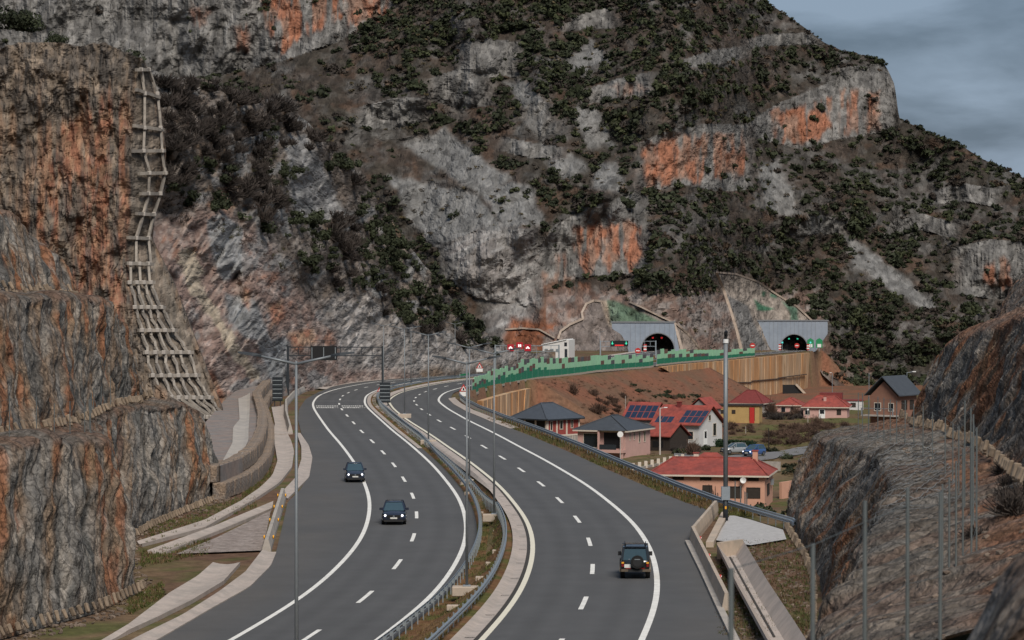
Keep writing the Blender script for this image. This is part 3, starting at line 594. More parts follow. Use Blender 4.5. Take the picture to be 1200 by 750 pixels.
# ---- hillside above the left carriageway
bpx = np.arange(120, 652, 1.5)
HS = Relief(bpx, I([(120,512),(200,506),(262,498),(300,482),(336,464),(400,456),(470,448),(580,436),(652,428)]),
            I([(120,325),(200,346),(262,372),(300,398),(336,432),(400,500),(470,560),(580,640),(652,694)]),
            I([(120,75),(190,84),(240,95),(300,112),(340,124),(380,165),(420,205),(450,245),(480,290),(520,338),(555,374),(585,402),(620,411),(652,413)]), .95, 230, lambda x: 5 * fbm(x / 14, 0 * x, 0, 99, 4))
PX, PY = HS.PX, HS.PY
up = np.clip((HS.yb[:, None] - PY) / 60, 0, 1)
HS.D += up * (10 * fbm(PX / 60, PY / 80, 0, 111, 3) + 5 * ridged(PX / 34 + PY / 60, PY / 60, 0, 121, 3))
HS.D += up * 5 * np.sin((PX * .8 + PY * .55) / 26 + 3 * fbm(PX / 90, PY / 90, 0, 113, 2))
hc = np.zeros(PX.shape)
for t_, b_, k_ in [([(275,345),(300,335),(330,350)], [(275,400),(300,420),(330,425)], .8), ([(215,262),(245,252),(285,262)], [(215,300),(245,315),(285,330)], .6), ([(395,360),(430,348),(470,372)], [(395,420),(430,432),(470,430)], .8), ([(330,300),(355,290),(385,320)], [(330,330),(355,335),(385,345)], .6),
                   ([(480,400),(520,398),(560,408)], [(480,428),(520,426),(560,420)], .7), ([(352,205),(370,196),(392,215)], [(352,222),(370,222),(392,236)], .5)]:
    hc = np.maximum(hc, HS.cliff(t_, b_, k=k_, tan=.95))
sm3 = fbm(PX / 10, PY / 13, 0, 131, 2, .6); fi = fbm(PX / 5, PY / 5.5, 0, 133, 1)
HS.D -= up * (.9 * sm3 + .9 * ridged(PX / 12 + PY / 18, PY / 20, 0, 135, 2) * (.4 + hc) + .25 * fi)
HS.finish()
g1 = fbm(PX / 26, PY / 30, 0, 141, 5, .6); g3 = fbm(PX / 8, PY / 10, 0, 143, 3, .65); dd = fbm((PX * .8 + PY * .6) / 8, (PX * .6 - PY * .8) / 18, 0, 145, 3, .65)
C = mixc((.105, .085, .070), (.145, .125, .11), sstep(-.2, .3, g3)); C = mixc(C, (.15, .095, .055), .6 * sstep(.1, .35, g1)); C = mixc(C, (.16, .157, .152), .8 * sstep(.12, .35, fbm(PX / 16, PY / 18, 0, 147, 4)))
redm = inpoly(PX + 10 * g1, PY + 10 * g1, [(120,260),(205,255),(260,240),(310,275),(340,330),(400,385),(470,425),(490,445),(300,520),(120,520)], 12)
redc = mixc((.175, .122, .102), (.235, .185, .16), sstep(-.2, .3, g3 + .4 * fbm(PX / 4, PY / 4, 0, 151, 1))); redc = mixc(redc, (.17, .165, .16), .8 * sstep(.02, .25, fbm(PX / 28, PY / 34, 0, 149, 4) + .25 * dd)); redc = mixc(redc, (.23, .11, .068), .6 * sstep(.24, .46, g1 + .35 * dd))
C = mixc(C, redc, redm)
greym = inpoly(PX + 6 * g3, PY + 6 * g3, [(385,352),(430,345),(470,380),(520,395),(585,408),(640,414),(560,428),(470,436),(400,432)], 8); C = mixc(C, mixc((.20, .18, .165), (.27, .25, .235), sstep(-.25, .3, g3 + .4 * dd)), greym * .9)
for p in ([(335,160),(362,160),(402,245),(385,262),(340,240)], [(340,205),(352,215),(380,262),(352,250)]): C = mixc(C, np.array((.185, .18, .175)) * (1 + .12 * g3[..., None]), inpoly(PX + 3 * fi, PY + 3 * fi, p, 4) * .9)
path = [(219,302),(226,318),(226,336),(238,352),(250,366),(266,392),(276,412),(290,428),(299,440)]; dmin = np.full(PX.shape, 1e9)
for (x0, y0), (x1, y1) in zip(path, path[1:]):
    dx, dy = x1 - x0, y1 - y0; t = np.clip(((PX - x0) * dx + (PY - y0) * dy) / (dx * dx + dy * dy), 0, 1); dmin = np.minimum(dmin, np.hypot(PX - x0 - t * dx, PY - y0 - t * dy))
wdt = np.interp(PY, [290, 330, 350, 440], [12, 11, 6, 7]); C = mixc(C, np.array((.29, .245, .185)) * (1 + .2 * g3[..., None]), .85 * sstep(wdt + 2, wdt - 3, dmin + 3 * fi))
for p in ([(242,256),(262,250),(285,268),(284,318),(262,330),(248,300)], [(262,342),(300,352),(318,400),(288,398),(270,375)], [(300,400),(336,398),(338,452),(318,450)]): C = mixc(C, np.array((.175, .178, .178)) * (1 + .25 * dd[..., None]), inpoly(PX + 3 * g3, PY + 3 * g3, p, 3) * .9)
for p in ([(314,358),(330,352),(334,372),(318,384)], [(338,392),(368,384),(372,402),(345,412)], [(232,430),(250,436),(268,474),(258,480)], [(286,338),(294,340),(292,362),(286,356)]): C = mixc(C, mixc((.27, .11, .06), (.29, .17, .10), sstep(-.2, .2, g3)), inpoly(PX + 3 * g3, PY + 3 * g3, p, 4) * .7)
HS.build('hillside', 'terrain_mid', C * 1.2, 12)
HSg = dict(red=redm, grey=greym, hc=hc)

# ---- cliff tower with the concrete grid at its edge
lev = [505, 478, 450, 400, 330, 280, 240, 200, 160, 120, 100, 82, 66, 52]
eL = I([(52,172),(66,168),(82,162),(100,160),(180,153),(240,155),(280,149),(330,152),(400,165),(450,186),(490,232),(505,240)])
eR = I([(52,176),(66,177),(82,178),(100,181),(130,189),(180,194),(210,192),(240,182),(280,178),(330,203),(400,230),(450,249),(490,265),(505,270)])
rows = []
for y in np.linspace(512, 50, 210):
    l, r = float(eL(y)), float(eR(y)); lean = np.interp(y, [50, 300, 512], [9, 3, -6])
    cx = [-110, -40, 20, 60, 95, 125, l - 6, l, (l + r) / 2, r, r + 1, r - 14]; dd_ = [331, 329, 330, 327, 328, 326, 327, 328.5, 331, 335, 343, 395]
    t = np.linspace(0, len(cx) - 1, 330); tt = np.interp(t, np.arange(len(cx)), np.arange(len(cx)))
    X_ = np.interp(tt, np.arange(len(cx)), cx); D_ = np.interp(tt, np.arange(len(cx)), dd_) + lean; rows.append(np.stack([X_, np.full(330, y), D_], -1))
TW = np.stack(rows, 1); tpx, tpy, tD = TW[..., 0], TW[..., 1], TW[..., 2]
topl = I([(-110,44),(-40,50),(0,58),(20,50),(60,46),(95,54),(125,50),(150,62),(168,70),(182,96),(196,110)])
gridm = inpoly(tpx, tpy, [(float(eL(y)), y) for y in lev] + [(float(eR(y)) - 5, y) for y in lev[::-1]], 2)
a_ = (1 - .6 * gridm)
tD = tD - a_ * (1.0 * ridged(tpx / 16, tpy / 70, 0, 201, 3) + 1.1 * fbm(tpx / 22, tpy / 30, 0, 203, 3) + .7 * fbm(tpx / 7, tpy / 16, 0, 205, 2, .6))
q = fbm(tpx / 24, tpy / 40, 0, 209, 3) * 6; tD -= a_ * .28 * (np.floor(q) + sstep(.3, .7, q - np.floor(q)))
over = np.maximum(topl(tpx) + 3 * fbm(tpx / 9, 0, 0, 211, 3) - tpy, 0); tpy = tpy + over; tD = tD + over * 1.6
TV = np.stack([(tpx - 600) / FPX * tD, tD, -(tpy - YH) / FPX * tD], -1)
h1 = fbm(tpx / 8, tpy / 60, 0, 221, 3, .6); h2 = fbm(tpx / 30, tpy / 40, 0, 223, 4); h3 = fbm(tpx / 5, tpy / 9, 0, 225, 2, .65)
C = mixc((.115, .098, .083), (.19, .15, .115), sstep(-.3, .3, h3 + .4 * h2)); C = mixc(C, (.195, .128, .086), .85 * sstep(-.1, .35, h1 + .3 * h2) * sstep(70, 130, tpy))
rm = sstep(-.1, .35, h1 + .35 * h2 + .25) * inpoly(tpx + 8 * h2, tpy + 10 * h1, [(30,260),(60,150),(120,110),(150,120),(152,300),(150,420),(20,420)], 16); C = mixc(C, mixc((.28, .09, .045), (.30, .15, .085), sstep(-.2, .2, h3)), rm * .45)
C = mixc(C, (.07, .062, .056), .6 * sstep(.22, .46, fbm(tpx / 6, tpy / 60, 0, 227, 2) - .1 * h2)); C = mixc(C, np.array((.15, .128, .105)) * (1 + .5 * h3[..., None]), gridm * .8)
me = mesh_np('cliff', TV, grid_faces(TV.shape[0], TV.shape[1]), False); set_col(me, np.clip(C, .01, .6)); tag(obj('cliff', me, 'terrain_mid'), kind='structure')
def tower_at(px, py, out=.5):
    y = py; l, r = float(eL(y)), float(eR(y)); t = np.clip((px - l) / max(r - l, 1), 0, 1); D = np.interp(t, [0, .5, 1], [328.5, 331, 335]) + np.interp(y, [50, 300, 512], [9, 3, -6]); return W(px, py, D - out - .35)
# ------------------------------------------------------------------ verge and roadside structures
def poly_px(pts, z): return [(*U(x, y, z), z) for x, y in pts]
ter = poly_px([(258,546),(283,537),(304,519),(312,502),(309,481),(299,458),(325,446),(318,432),(290,446),(262,470),(236,500),(232,540)], -15.5)
mb = MB(); n = len(ter); mb.add(ter + [(x, y, -19) for x, y, _ in ter], [tuple(range(n))] + [(i, (i + 1) % n, (i + 1) % n + n, i + n) for i in range(n)])
mat('fill', (.235, .185, .16), .95, .3, .9, .04, 6, c2=(.19, .175, .165), stretch='world')
tag(mb.build('terrace', 'fill'), kind='structure')
strip('ramp', 'concrete', [(279,468),(280.5,493),(273,502),(272,521),(261,541)], [(293,461),(292,491),(291,505),(291,517),(284,533)], lambda Y: -15.5 + 0 * Y, (.1, .0, .0, .0, .1), .03)
# gabion retaining wall: two tiers of stone-filled baskets
mat('gabion', (.25, .185, .135), .95, .35, 2.2, .10, 6, c2=(.19, .165, .145), detail=3, crack=3.2, crack_s=(1, 1, 1))
mat('gabion_top', (.20, .195, .19), .95, .3, 2.2, .05, 7, detail=9)
GW = [(259,585),(285,574.5),(303,562),(313,547),(317.5,530),(317.5,512),(313,496),(309,484),(317,471),(327,457)]
gp = np.array([US(x, y, ZL)[:2] for x, y in GW]); gd = np.concatenate([[0], np.cumsum(np.hypot(*np.diff(gp, axis=0).T))]); gs = np.arange(0, gd[-1], 1.0)
gq = np.stack([np.interp(gs, gd, gp[:, k]) for k in (0, 1)], -1); ker = np.hanning(9); ker /= ker.sum()
for k in (0, 1): gq[4:-4, k] = np.convolve(gq[:, k], ker, 'valid')
gw = thing('gabion_wall', 'curved two-tier gabion retaining wall of caged brown stone below the access ramp', 'wall', (*gq[0], -18.3))
base_g = Vector((*gq[0], -18.3)); rg = random.Random(5)
def bevel_box(name, sx, sy, sz, bev=.04, jit=0.0, seed=0, seg=1):
    bm = bmesh.new(); bmesh.ops.create_cube(bm, size=1); rr = random.Random(seed)
    for v in bm.verts: v.co = Vector((v.co.x * sx + rr.uniform(-jit, jit), v.co.y * sy + rr.uniform(-jit, jit), v.co.z * sz + rr.uniform(-jit, jit)))
    if bev: bmesh.ops.bevel(bm, geom=bm.edges[:], offset=bev, segments=seg, affect='EDGES')
    me = bpy.data.meshes.new(name); bm.to_mesh(me); bm.free(); return me
gmesh = [bevel_box('gabion', 2.06, 1.1, 1.45, .09, .05, k) for k in range(4)]
for g_ in gmesh: g_.materials.append(M['gabion'])
for tier in (0, 1):
    for i in range(0, len(gq) - 2, 2):
        a, b = gq[i], gq[i + 2]; d = b - a; nrm = np.array((-d[1], d[0])) / (np.hypot(*d) + 1e-9)
        c = (a + b) / 2 + nrm * (.2 + .75 * tier); zz = float(ZL(c[1])) - .1
        o = bpy.data.objects.new('gabion', gmesh[rg.randrange(4)]); o.location = Vector((c[0], c[1], zz + .72 + 1.43 * tier)) - base_g; o.rotation_euler = (rg.uniform(-.02, .02), rg.uniform(-.02, .02), math.atan2(d[1], d[0])); o.scale = (np.hypot(*d) / 2.0 * .97, rg.uniform(.95, 1.08), rg.uniform(.95, 1.02)); link(o, gw)
# concrete wall beyond the drain on the left shoulder
def wall_path(name, label, cat, pts, h, w, m, zf=None, z=None, w_top=None, posts=None):
    P = [np.array(US(x, y, zf)) if zf is not None else np.array((*U(x, y, z), z)) for x, y in pts]; b = P[0]
    t = thing(name, label, cat, tuple(b)); wt = w if w_top is None else w_top; V = []; F = []
    for i, p in enumerate(P):
        d = (P[min(i + 1, len(P) - 1)] - P[max(i - 1, 0)])[:2]; d /= np.hypot(*d); nn = np.array((-d[1], d[0], 0)); q = p - b
        V += [q - nn * w / 2 - [0, 0, .2], q + nn * w / 2 - [0, 0, .2], q + nn * w / 2 + [0, 0, h * .25], q + nn * wt / 2 + [0, 0, h], q - nn * wt / 2 + [0, 0, h], q - nn * w / 2 + [0, 0, h * .25]]
    for i in range(len(P) - 1):
        for k in range(6): F.append((i * 6 + k, i * 6 + (k + 1) % 6, i * 6 + 6 + (k + 1) % 6, i * 6 + 6 + k))
    F += [tuple(range(6)), tuple(range(len(V) - 6, len(V)))[::-1]]
    mb = MB(); mb.add(V, F); mb.build('barrier_body', m, t); return t, P
wall_path('concrete_barrier', 'pale concrete barrier curving beside the left shoulder under the sign gantry', 'barrier', [(340,507),(335,488),(335,475),(344,465),(360,456.5),(378,451),(392,448.5)], .85, .55, 'concrete', ZL, w_top=.22)
def reflectors(t, P, us, m1, m2, h=.5, off=-.2):
    for u in us:
        p = P[0] * (1 - u) + P[1] * u; d = (P[1] - P[0])[:2]; d = d / np.hypot(*d); nn = np.array((-d[1], d[0])) * off; q = p - np.array(t.location) + np.array((nn[0], nn[1], h))
        me = MB().tube((0, -.05, 0), (0, .05, 0), .13, n=10).mesh('reflector'); o = obj('reflector', me, m1, t); o.location = tuple(q); o.rotation_euler = (0, 0, math.atan2(d[1], d[0]))
        st_ = obj('stripe', bevel_box('stripe', .10, .16, .10, 0), m2, o); st_.rotation_euler = (0, .8, 0)
t, P = wall_path('concrete_barrier', 'short grey concrete barrier with round amber reflectors closing the gravel bay', 'barrier', [(312,647),(331,584)], .85, .6, 'concrete', ZL, w_top=.24)
reflectors(t, P, [.12, .42, .68, .93], 'orange', 'dark_steel', .5, .32); reflectors(t, P, [.12, .42, .68, .93], 'orange', 'dark_steel', .5, -.32)
t, P = wall_path('concrete_barrier', 'angled pale concrete barrier beside the gravel pad, turning away from the road', 'barrier', [(813,633),(839,601)], .9, .45, 'concrete_warm', ZR, w_top=.2); reflectors(t, P, [.2, .7], 'red_sign', 'white', .55, .26)
t, P = wall_path('concrete_barrier', 'long pale concrete barrier with red and white reflectors along the road edge', 'barrier', [(812,633),(829,668),(852,716)], .9, .45, 'concrete_warm', ZR, w_top=.2)
reflectors(t, [P[0], P[1]], [.25, .85], 'red_sign', 'white', .55, .28); reflectors(t, [P[1], P[2]], [.45, .95], 'red_sign', 'white', .55, .28)
wall_path('kerb', 'low worn concrete kerb at the foot of the long barrier', 'kerb', [(806,636),(824,672),(842,711),(868,765)], .16, .35, 'concrete', ZR)
wall_path('footing', 'low raw concrete footing behind the angled barrier', 'footing', [(832,640),(850,604)], .25, .5, 'concrete_warm', ZR)
chan_r = strip('drain_channel', 'gutter', [(840,652),(864,702),(890,752),(915,800)], [(871,648),(899,697),(930,746),(960,795)], ZR, (.75, .0, .02, .75), .05)
wall_path('channel_headwall', 'short concrete headwall at the start of the steep drain channel', 'wall', [(843,654),(869,650)], .95, .3, 'concrete_warm', ZR)
_o = [US(x, y, ZR) for x, y in [(856,655),(880,699),(908,749)]]; mb = MB()
for a, b in zip(_o, _o[1:]): mb.bar((a[0], a[1], a[2] + .09), (b[0], b[1], b[2] + .09), .1, .03)
obj('joint_gap', mb.mesh('joint_gap'), 'gutter_joint', chan_r)
# far kerb gutter of the left carriageway
slabs('kerb_gutter', 'gutter', np.concatenate([np.arange(468, 560, 3), np.arange(560, 866, 8)]), lambda Y: left_edge(Y) - 1.5, lambda Y: left_edge(Y) + .1, ZL, .05, [.16, .12, .02, 0])
slabs('kerb_gutter', 'gutter', np.arange(322, 430, 3), lambda Y: right_edge(Y) - .3, lambda Y: right_edge(Y) + .75, zroad, .04, [.0, .02, .10, .14])
slabs('kerb_gutter', 'gutter', np.arange(478, 640, 4), lambda Y: at_off(XR, Y, -5.5), lambda Y: at_off(XR, Y, -4.3), zroad, .06, [.1, .02, 0])
# ------------------------------------------------------------------ guardrails
def guardrail(name, label, Ys, xf, side, step, double=False, h=.75, ymaxpost=470):
    Ys = np.asarray(Ys, float); X = xf(Ys); Z = zroad(X, Ys); b = np.array((X[0], Ys[0], Z[0])); t = thing(name, label, 'guardrail', tuple(b))
    prof = [(0, h - .31), (.07 * side, h - .27), (.07 * side, h - .21), (0, h - .17), (0, h - .14), (.07 * side, h - .10), (.07 * side, h - .04), (0, h)]
    prof = prof + [(p[0] - .012 * side, p[1]) for p in prof[::-1]]
    def beam(prof, nm, m):
        V = []; k = len(prof)
        for i in range(len(Ys)):
            s_ = (X[min(i + 1, len(X) - 1)] - X[max(i - 1, 0)]) / (Ys[min(i + 1, len(X) - 1)] - Ys[max(i - 1, 0)]); q = 1 / math.hypot(1, s_)
            for o_, z_ in prof: V.append((X[i] - b[0] + o_ * q, Ys[i] - b[1] - o_ * s_ * q, Z[i] - b[2] + z_))
        F = [(i * k + j, i * k + (j + 1) % k, (i + 1) * k + (j + 1) % k, (i + 1) * k + j) for i in range(len(Ys) - 1) for j in range(k)]
        mb = MB(); mb.add(V, F); mb.build(nm, m, t)
    beam(prof, 'rail_beam', 'galv')
    if double: beam([(-.16 * side, h - .02), (-.04 * side, h - .02), (-.04 * side, h + .12), (-.16 * side, h + .12)], 'top_rail', 'galv')
    pm = bevel_box('post', .06, .10, h + .3, 0); pm.materials.append(M['galv_dull'])
    sm_ = bevel_box('spacer', .16, .08, .22, 0); sm_.materials.append(M['galv_dull'])
    L = np.concatenate([[0], np.cumsum(np.hypot(np.diff(Ys), np.diff(X)))])
    for s_ in np.arange(.5, L[-1], step):
        y = float(np.interp(s_, L, Ys)); x = float(np.interp(s_, L, X)); z = float(np.interp(s_, L, Z))
        if y > ymaxpost: break
        o = bpy.data.objects.new('post', pm); o.location = (x - b[0] - .16 * side, y - b[1], z - b[2] + (h - .3) / 2); link(o, t)
        p = bpy.data.objects.new('spacer', sm_); p.location = (.08 * side, 0, h - .02 - .13 - (h - .3) / 2); link(p, o)
    return t
guardrail('guardrail', 'galvanised guardrail along the median beside the oncoming carriageway', np.concatenate([np.arange(95, 480, 2.0), np.arange(480, 850, 5)]), railL, -1, 2.0)
guardrail('guardrail', 'galvanised guardrail along the median above the pale concrete gutter', np.concatenate([np.arange(95, 480, 2.0), np.arange(480, 850, 5)]), lambda Y: at_off(XR, Y, -5.5), 1, 2.0)
guardrail('guardrail', 'double-rail guardrail on the outer edge of the road above the village', np.arange(GY0 - 2, GY1 + 6, 2.0), guard_x, -1, 2.0, True)
# stone stubs along the edge below the outer guardrail
# median gate
yg = 563.0; p0 = (float(at_off(XL, yg, 5.6)), yg, float(ZL(yg))); t = thing('median_gate', 'small green removable gate panel set into the median barrier', 'gate', p0)
mat('gate_green', (.02, .22, .09), .6, .1); MB().bar((-.4, -3.5, .55), (1.3, 5.5, .55), .3, .75).build('gate_panel', 'gate_green', t); MB().box((-.5, -3.6, -.1), (-.3, -3.4, 1)).build('post', 'galv_dull', t); MB().box((1.2, 5.4, -.1), (1.4, 5.6, 1)).build('post', 'galv_dull', t)
# low kerb pieces across the median and drainage slots
for y in (131, 149, 163, 171, 178, 196, 214, 233):
    x0 = float(at_off(XL, y, 6.0)); x1 = float(at_off(XR, y, -6.0)); w = min(1.5, abs(x1 - x0) * .5); side = rg.choice((0, 1)); xa = x0 + .15 if side == 0 else x1 - w - .1
    t = obj('drain_cover', bevel_box('drain_cover', w, .5, .3, .03), 'concrete_warm'); t.location = (xa + w / 2, y, float(zroad(xa + w / 2, y)) + .1); tag(t, 'small pale concrete drain cover lying in the median grass', 'drain cover', 'drain covers in the median')

# ------------------------------------------------------------------ lamps
def lamp(px, py_top, D, X=None, label='', arm=1.9, base=True, group=None, r=.088, single=0):
    x = (px - 600) / FPX * D if X is None else X; z0 = float(zground(x, D)) if X is None else float(zroad(x, D)); zt = -(py_top - YH) / FPX * D; h = zt - z0
    t = thing('street_lamp', label, 'street lamp', (x, D, z0), 0, group)
    if base: obj('base_block', bevel_box('base_block', 1.7, .9, .55, .04), 'concrete_warm', t).location = (0, 0, .25)
    MB().tube((0, 0, -.1), (0, 0, h), r, r * .55, 10).build('pole', 'lamp_grey', t, True)
    obj('flange', bevel_box('flange', .42, .42, .08, .01), 'galv', t).location = (0, 0, .56 if base else .06)
    for s in ((-1, 1) if not single else (single,)):
        MB().tube((0, 0, h - .12), (s * arm * .68, 0, h + .20), .055, .045, 8).build('arm', 'lamp_grey', t, True)
        mb = MB(); a = arm * .64; b = arm + .15
        mb.add([(s*a,-.07,h+.16),(s*a,.07,h+.16),(s*a,.07,h+.26),(s*a,-.07,h+.26),(s*(a+.35),-.17,h+.20),(s*(a+.35),.17,h+.20),(s*(a+.35),.14,h+.32),(s*(a+.35),-.14,h+.32),(s*b,-.12,h+.30),(s*b,.12,h+.30),(s*b,.10,h+.37),(s*b,-.10,h+.37)],
               [(0,1,2,3),(0,4,5,1),(1,5,6,2),(2,6,7,3),(3,7,4,0),(4,8,9,5),(5,9,10,6),(6,10,11,7),(7,11,8,4),(8,11,10,9)]); mb.build('luminaire', 'dark_steel', t)
    return t
def medx(y): return float((at_off(XL, y, 5.6) + at_off(XR, y, -5.75)) / 2)
GL = 'twin-arm lamps in the median'
lamp(347, 423, 105.5, -8.34, 'tall twin-arm lamp in the median, nearest before the oncoming dark blue crossover', 2.1, group=GL)
for (px, pt, D, lb) in ((547, 424, 157, 'twin-arm median lamp on a concrete block level with the black off-roader'), (579, 413, 203, 'twin-arm median lamp just beyond the oncoming dark blue crossover'), (550, 406, 243, 'twin-arm median lamp level with the small oncoming hatchback'),
                        (502, 392, 297, 'twin-arm median lamp beyond the hatchback where the road starts bending'), (474, 385, 349, 'twin-arm median lamp before the louvred sign box in the median'), (449.5, 381, 404, 'twin-arm median lamp just before the sign gantry leg')):
    lamp(px, pt, D, (px - 600) / FPX * D, lb, 1.85, group=GL)
for D, lb in ((500, 'distant twin-arm median lamp after the sign gantry on the far bend'), (552, 'distant twin-arm median lamp beside the green median gate')): lamp(0, YH + 8.5 / D * FPX, D, medx(D), lb, 1.85, False, GL)
for px, pt, D, lb in ((703, 389, 812, 'grey lamp pole left of the lane-signal board before the tunnels'), (606.7, 412, 618, 'thin grey lamp pole rising behind the green noise barrier'), (629, 406, 636, 'second thin grey lamp pole behind the green noise barrier'), (892.5, 378, 985, 'thin grey lamp pole in front of the blue-grey tunnel face above the tan wall')):
    lamp(px, pt, D, (px - 600) / FPX * D, lb, 1.7, False, r=.09)
# ------------------------------------------------------------------ gantries and signs
def gantry(name, label, pL, pR, D, ytop, depth, boards, m='dark_steel', diag=6):
    xl, xr = (pL - 600) / FPX * D, (pR - 600) / FPX * D; zt = -(ytop - YH) / FPX * D; zb = float(zroad((xl + xr) / 2, D)) - .1; t = thing(name, label, 'sign gantry', (xl, D, zb)); w = xr - xl; h = zt - zb
    for x in (0, w): MB().box((x - .17, -.17, -.2), (x + .17, .17, h + .1)).build('leg', m, t)
    MB().box((.17, -.10, h - .14), (w - .17, .10, h)).build('chord', m, t); MB().box((.17, -.10, h - depth - .14), (w - .17, .10, h - depth)).build('chord', m, t)
    for i in range(1, diag): x = w * i / diag; MB().box((x - .05, -.06, h - depth), (x + .05, .06, h - .14)).build('strut', m, t)
    boards(t, w, h); return t
def b1(t, w, h):
    x0 = w * .24; x1 = w * .52
    bd = MB().box((x0, -.55, h - 2.15), (x1, -.13, h + .12)).build('sign_box', 'black', t)
    for x in (x0 + .25, (x0 + x1) / 2, x1 - .25): MB().box((x - .06, -.62, h - 1.9), (x + .06, -.56, h - .1)).build('mounting_rail', 'galv_dull', bd)
    for x in np.linspace(x0, x1, 5): MB().box((x - .03, -.5, h + .12), (x + .03, -.44, h + 1.0)).build('rail_post', 'dark_steel', bd)
    MB().box((x0, -.5, h + 1.0), (x1, -.44, h + 1.06)).build('handrail', 'dark_steel', bd)
gantry('sign_gantry', 'black steel gantry over the left carriageway with a dark sign box seen from behind', 337.3, 448.4, 434, 406.3, 1.35, b1, diag=9)
def b2(t, w, h):
    for i, x in enumerate((w * .24, w * .38, w * .51)):
        z = h - .55 + (.45 if i == 1 else 0); bd = MB().box((x - .72, -.5, z - .75), (x + .72, -.2, z + .75)).build('sign_board', 'red_led', t)
        if i == 1:
            for dx in (-.28, .1): MB().box((x + dx - .02, -.53, z - .28), (x + dx + .26, -.51, z + .28)).build('lit_digit', 'white_led', bd)
        else:
            mb = MB(); mb.prism([(x - .42, z - .22), (x + .42, z - .22), (x + .42, z), (x + .22, z + .05), (x + .1, z + .3), (x - .1, z + .3), (x - .22, z + .05), (x - .42, z)], -.53, -.51); mb.build('lit_car_symbol', 'white_led', bd)
            MB().prism([(x - .14, z - .3), (x + .14, z - .3), (x, z + .0)], -.55, -.535).build('symbol_gap', 'red_led', bd)
gantry('sign_gantry', 'grey gantry carrying three lit red signs above the green noise barrier', 580.5, 655, 606, 404.5, 1.3, b2, 'galv_dull', 8)
def b3(t, w, h):
    bd = MB().box((w * .18, -.5, h - 1.55), (w * .50, -.2, h + .1)).build('sign_box', 'black', t)
    for x in (w * .215, w * .465):
        mb = MB(); mb.prism([(x - .4, h - .62), (x - .12, h - .62), (x - .12, h - .15), (x + .12, h - .15), (x + .12, h - .62), (x + .4, h - .62), (x, h - 1.1)], -.54, -.51); mb.build('green_arrow', 'green_led', bd)
    MB().box((w * .26, -.54, h - 1.45), (w * .42, -.51, h - 1.08)).build('red_text_line', 'red_text_led', bd)
gantry('sign_gantry', 'grey gantry before the tunnel with a black lane-signal board and green arrows', 703.6, 768.5, 806, 399.6, 1.5, b3, 'galv', 10)
def sign_box(px0, px1, y0, y1, D, label):
    x0, x1 = (px0 - 600) / FPX * D, (px1 - 600) / FPX * D; zt, zb = -(y0 - YH) / FPX * D, -(y1 - YH) / FPX * D; zg = float(zroad((x0 + x1) / 2, D)) - .1
    t = thing('sign_box', label, 'sign', ((x0 + x1) / 2, D, zg)); w = (x1 - x0) / 2
    MB().box((-w, -.1, zb - zg), (w, .3, zt - zg)).build('cabinet', 'dark_steel', t)
    for i in range(11):
        z = zb - zg + (i + .5) * (zt - zb) / 11; MB().box((-w + .05, -.16, z - .05), (w - .05, -.10, z + .06)).build('louvre', 'galv_dull' if i % 2 else 'dark_steel', t)
    for x in (-w * .55, w * .55): MB().box((x - .06, .02, -.1), (x + .06, .16, zb - zg)).build('post', 'dark_steel', t)
sign_box(319, 331, 442, 470, 384, 'dark louvred sign cabinet on the left verge beside the concrete barrier'); sign_box(444.8, 457.2, 448.5, 472, 389, 'dark louvred sign cabinet standing in the median grass')
def tri_sign(px, py_top, D, label, s=1.25, x=None):
    X = (px - 600) / FPX * D; zg = float(zroad(X, D)); zt = -(py_top - YH) / FPX * D; h = zt - zg; t = thing('warning_sign', label, 'traffic sign', (X, D, zg))
    MB().tube((0, .05, -.1), (0, .05, h), .04, n=6).build('post', 'galv', t)
    a = s / 2; p = MB().prism([(-a, h - .87 * s), (a, h - .87 * s), (0, h)], -.02, .02).build('triangle', 'red_sign', t); MB().prism([(-a * .62, h - .78 * s), (a * .62, h - .78 * s), (0, h - .24 * s)], -.05, -.025).build('sign_face', 'white', p)
    MB().prism([(-.14, h - .72 * s), (.14, h - .72 * s), (.1, h - .45 * s), (-.1, h - .45 * s)], -.07, -.055).build('symbol', 'black', p)
    MB().box((-a * .9, -.02, h - .87 * s - .75), (a * .9, .02, h - .87 * s - .06)).build('plate', 'white', t)
tri_sign(446.2, 451, 428, 'red and white triangular warning sign behind the median sign cabinet'); tri_sign(543.2, 450, 428, 'triangular warning sign with plate where the green noise barrier begins', 1.35); tri_sign(562, 424.5, 588, 'triangular warning sign on the far verge of the left carriageway', 1.5)
def disc_sign(px, py, D, label, r=.75, m='red_sign', m2='white', bar=True):
    X = (px - 600) / FPX * D; zg = float(zroad(X, D)) - .1; h = -(py - YH) / FPX * D - zg; t = thing('round_sign', label, 'traffic sign', (X, D, zg))
    MB().tube((0, .05, -.1), (0, .05, h), .05, n=6).build('post', 'galv', t); d = MB().tube((0, -.03, h), (0, .03, h), r, n=16).build('disc', m, t)
    if bar: MB().box((-r * .6, -.06, h - r * .17), (r * .6, -.035, h + r * .17)).build('bar', m2, d)
disc_sign(747.5, 411, 842, 'red no-entry disc left of the tunnel mouth', .9); disc_sign(882, 405, 952, 'red no-entry disc at the end of the green noise barrier', .95); disc_sign(934, 405, 985, 'red no-entry disc before the tunnel mouth above the tan wall', .9)
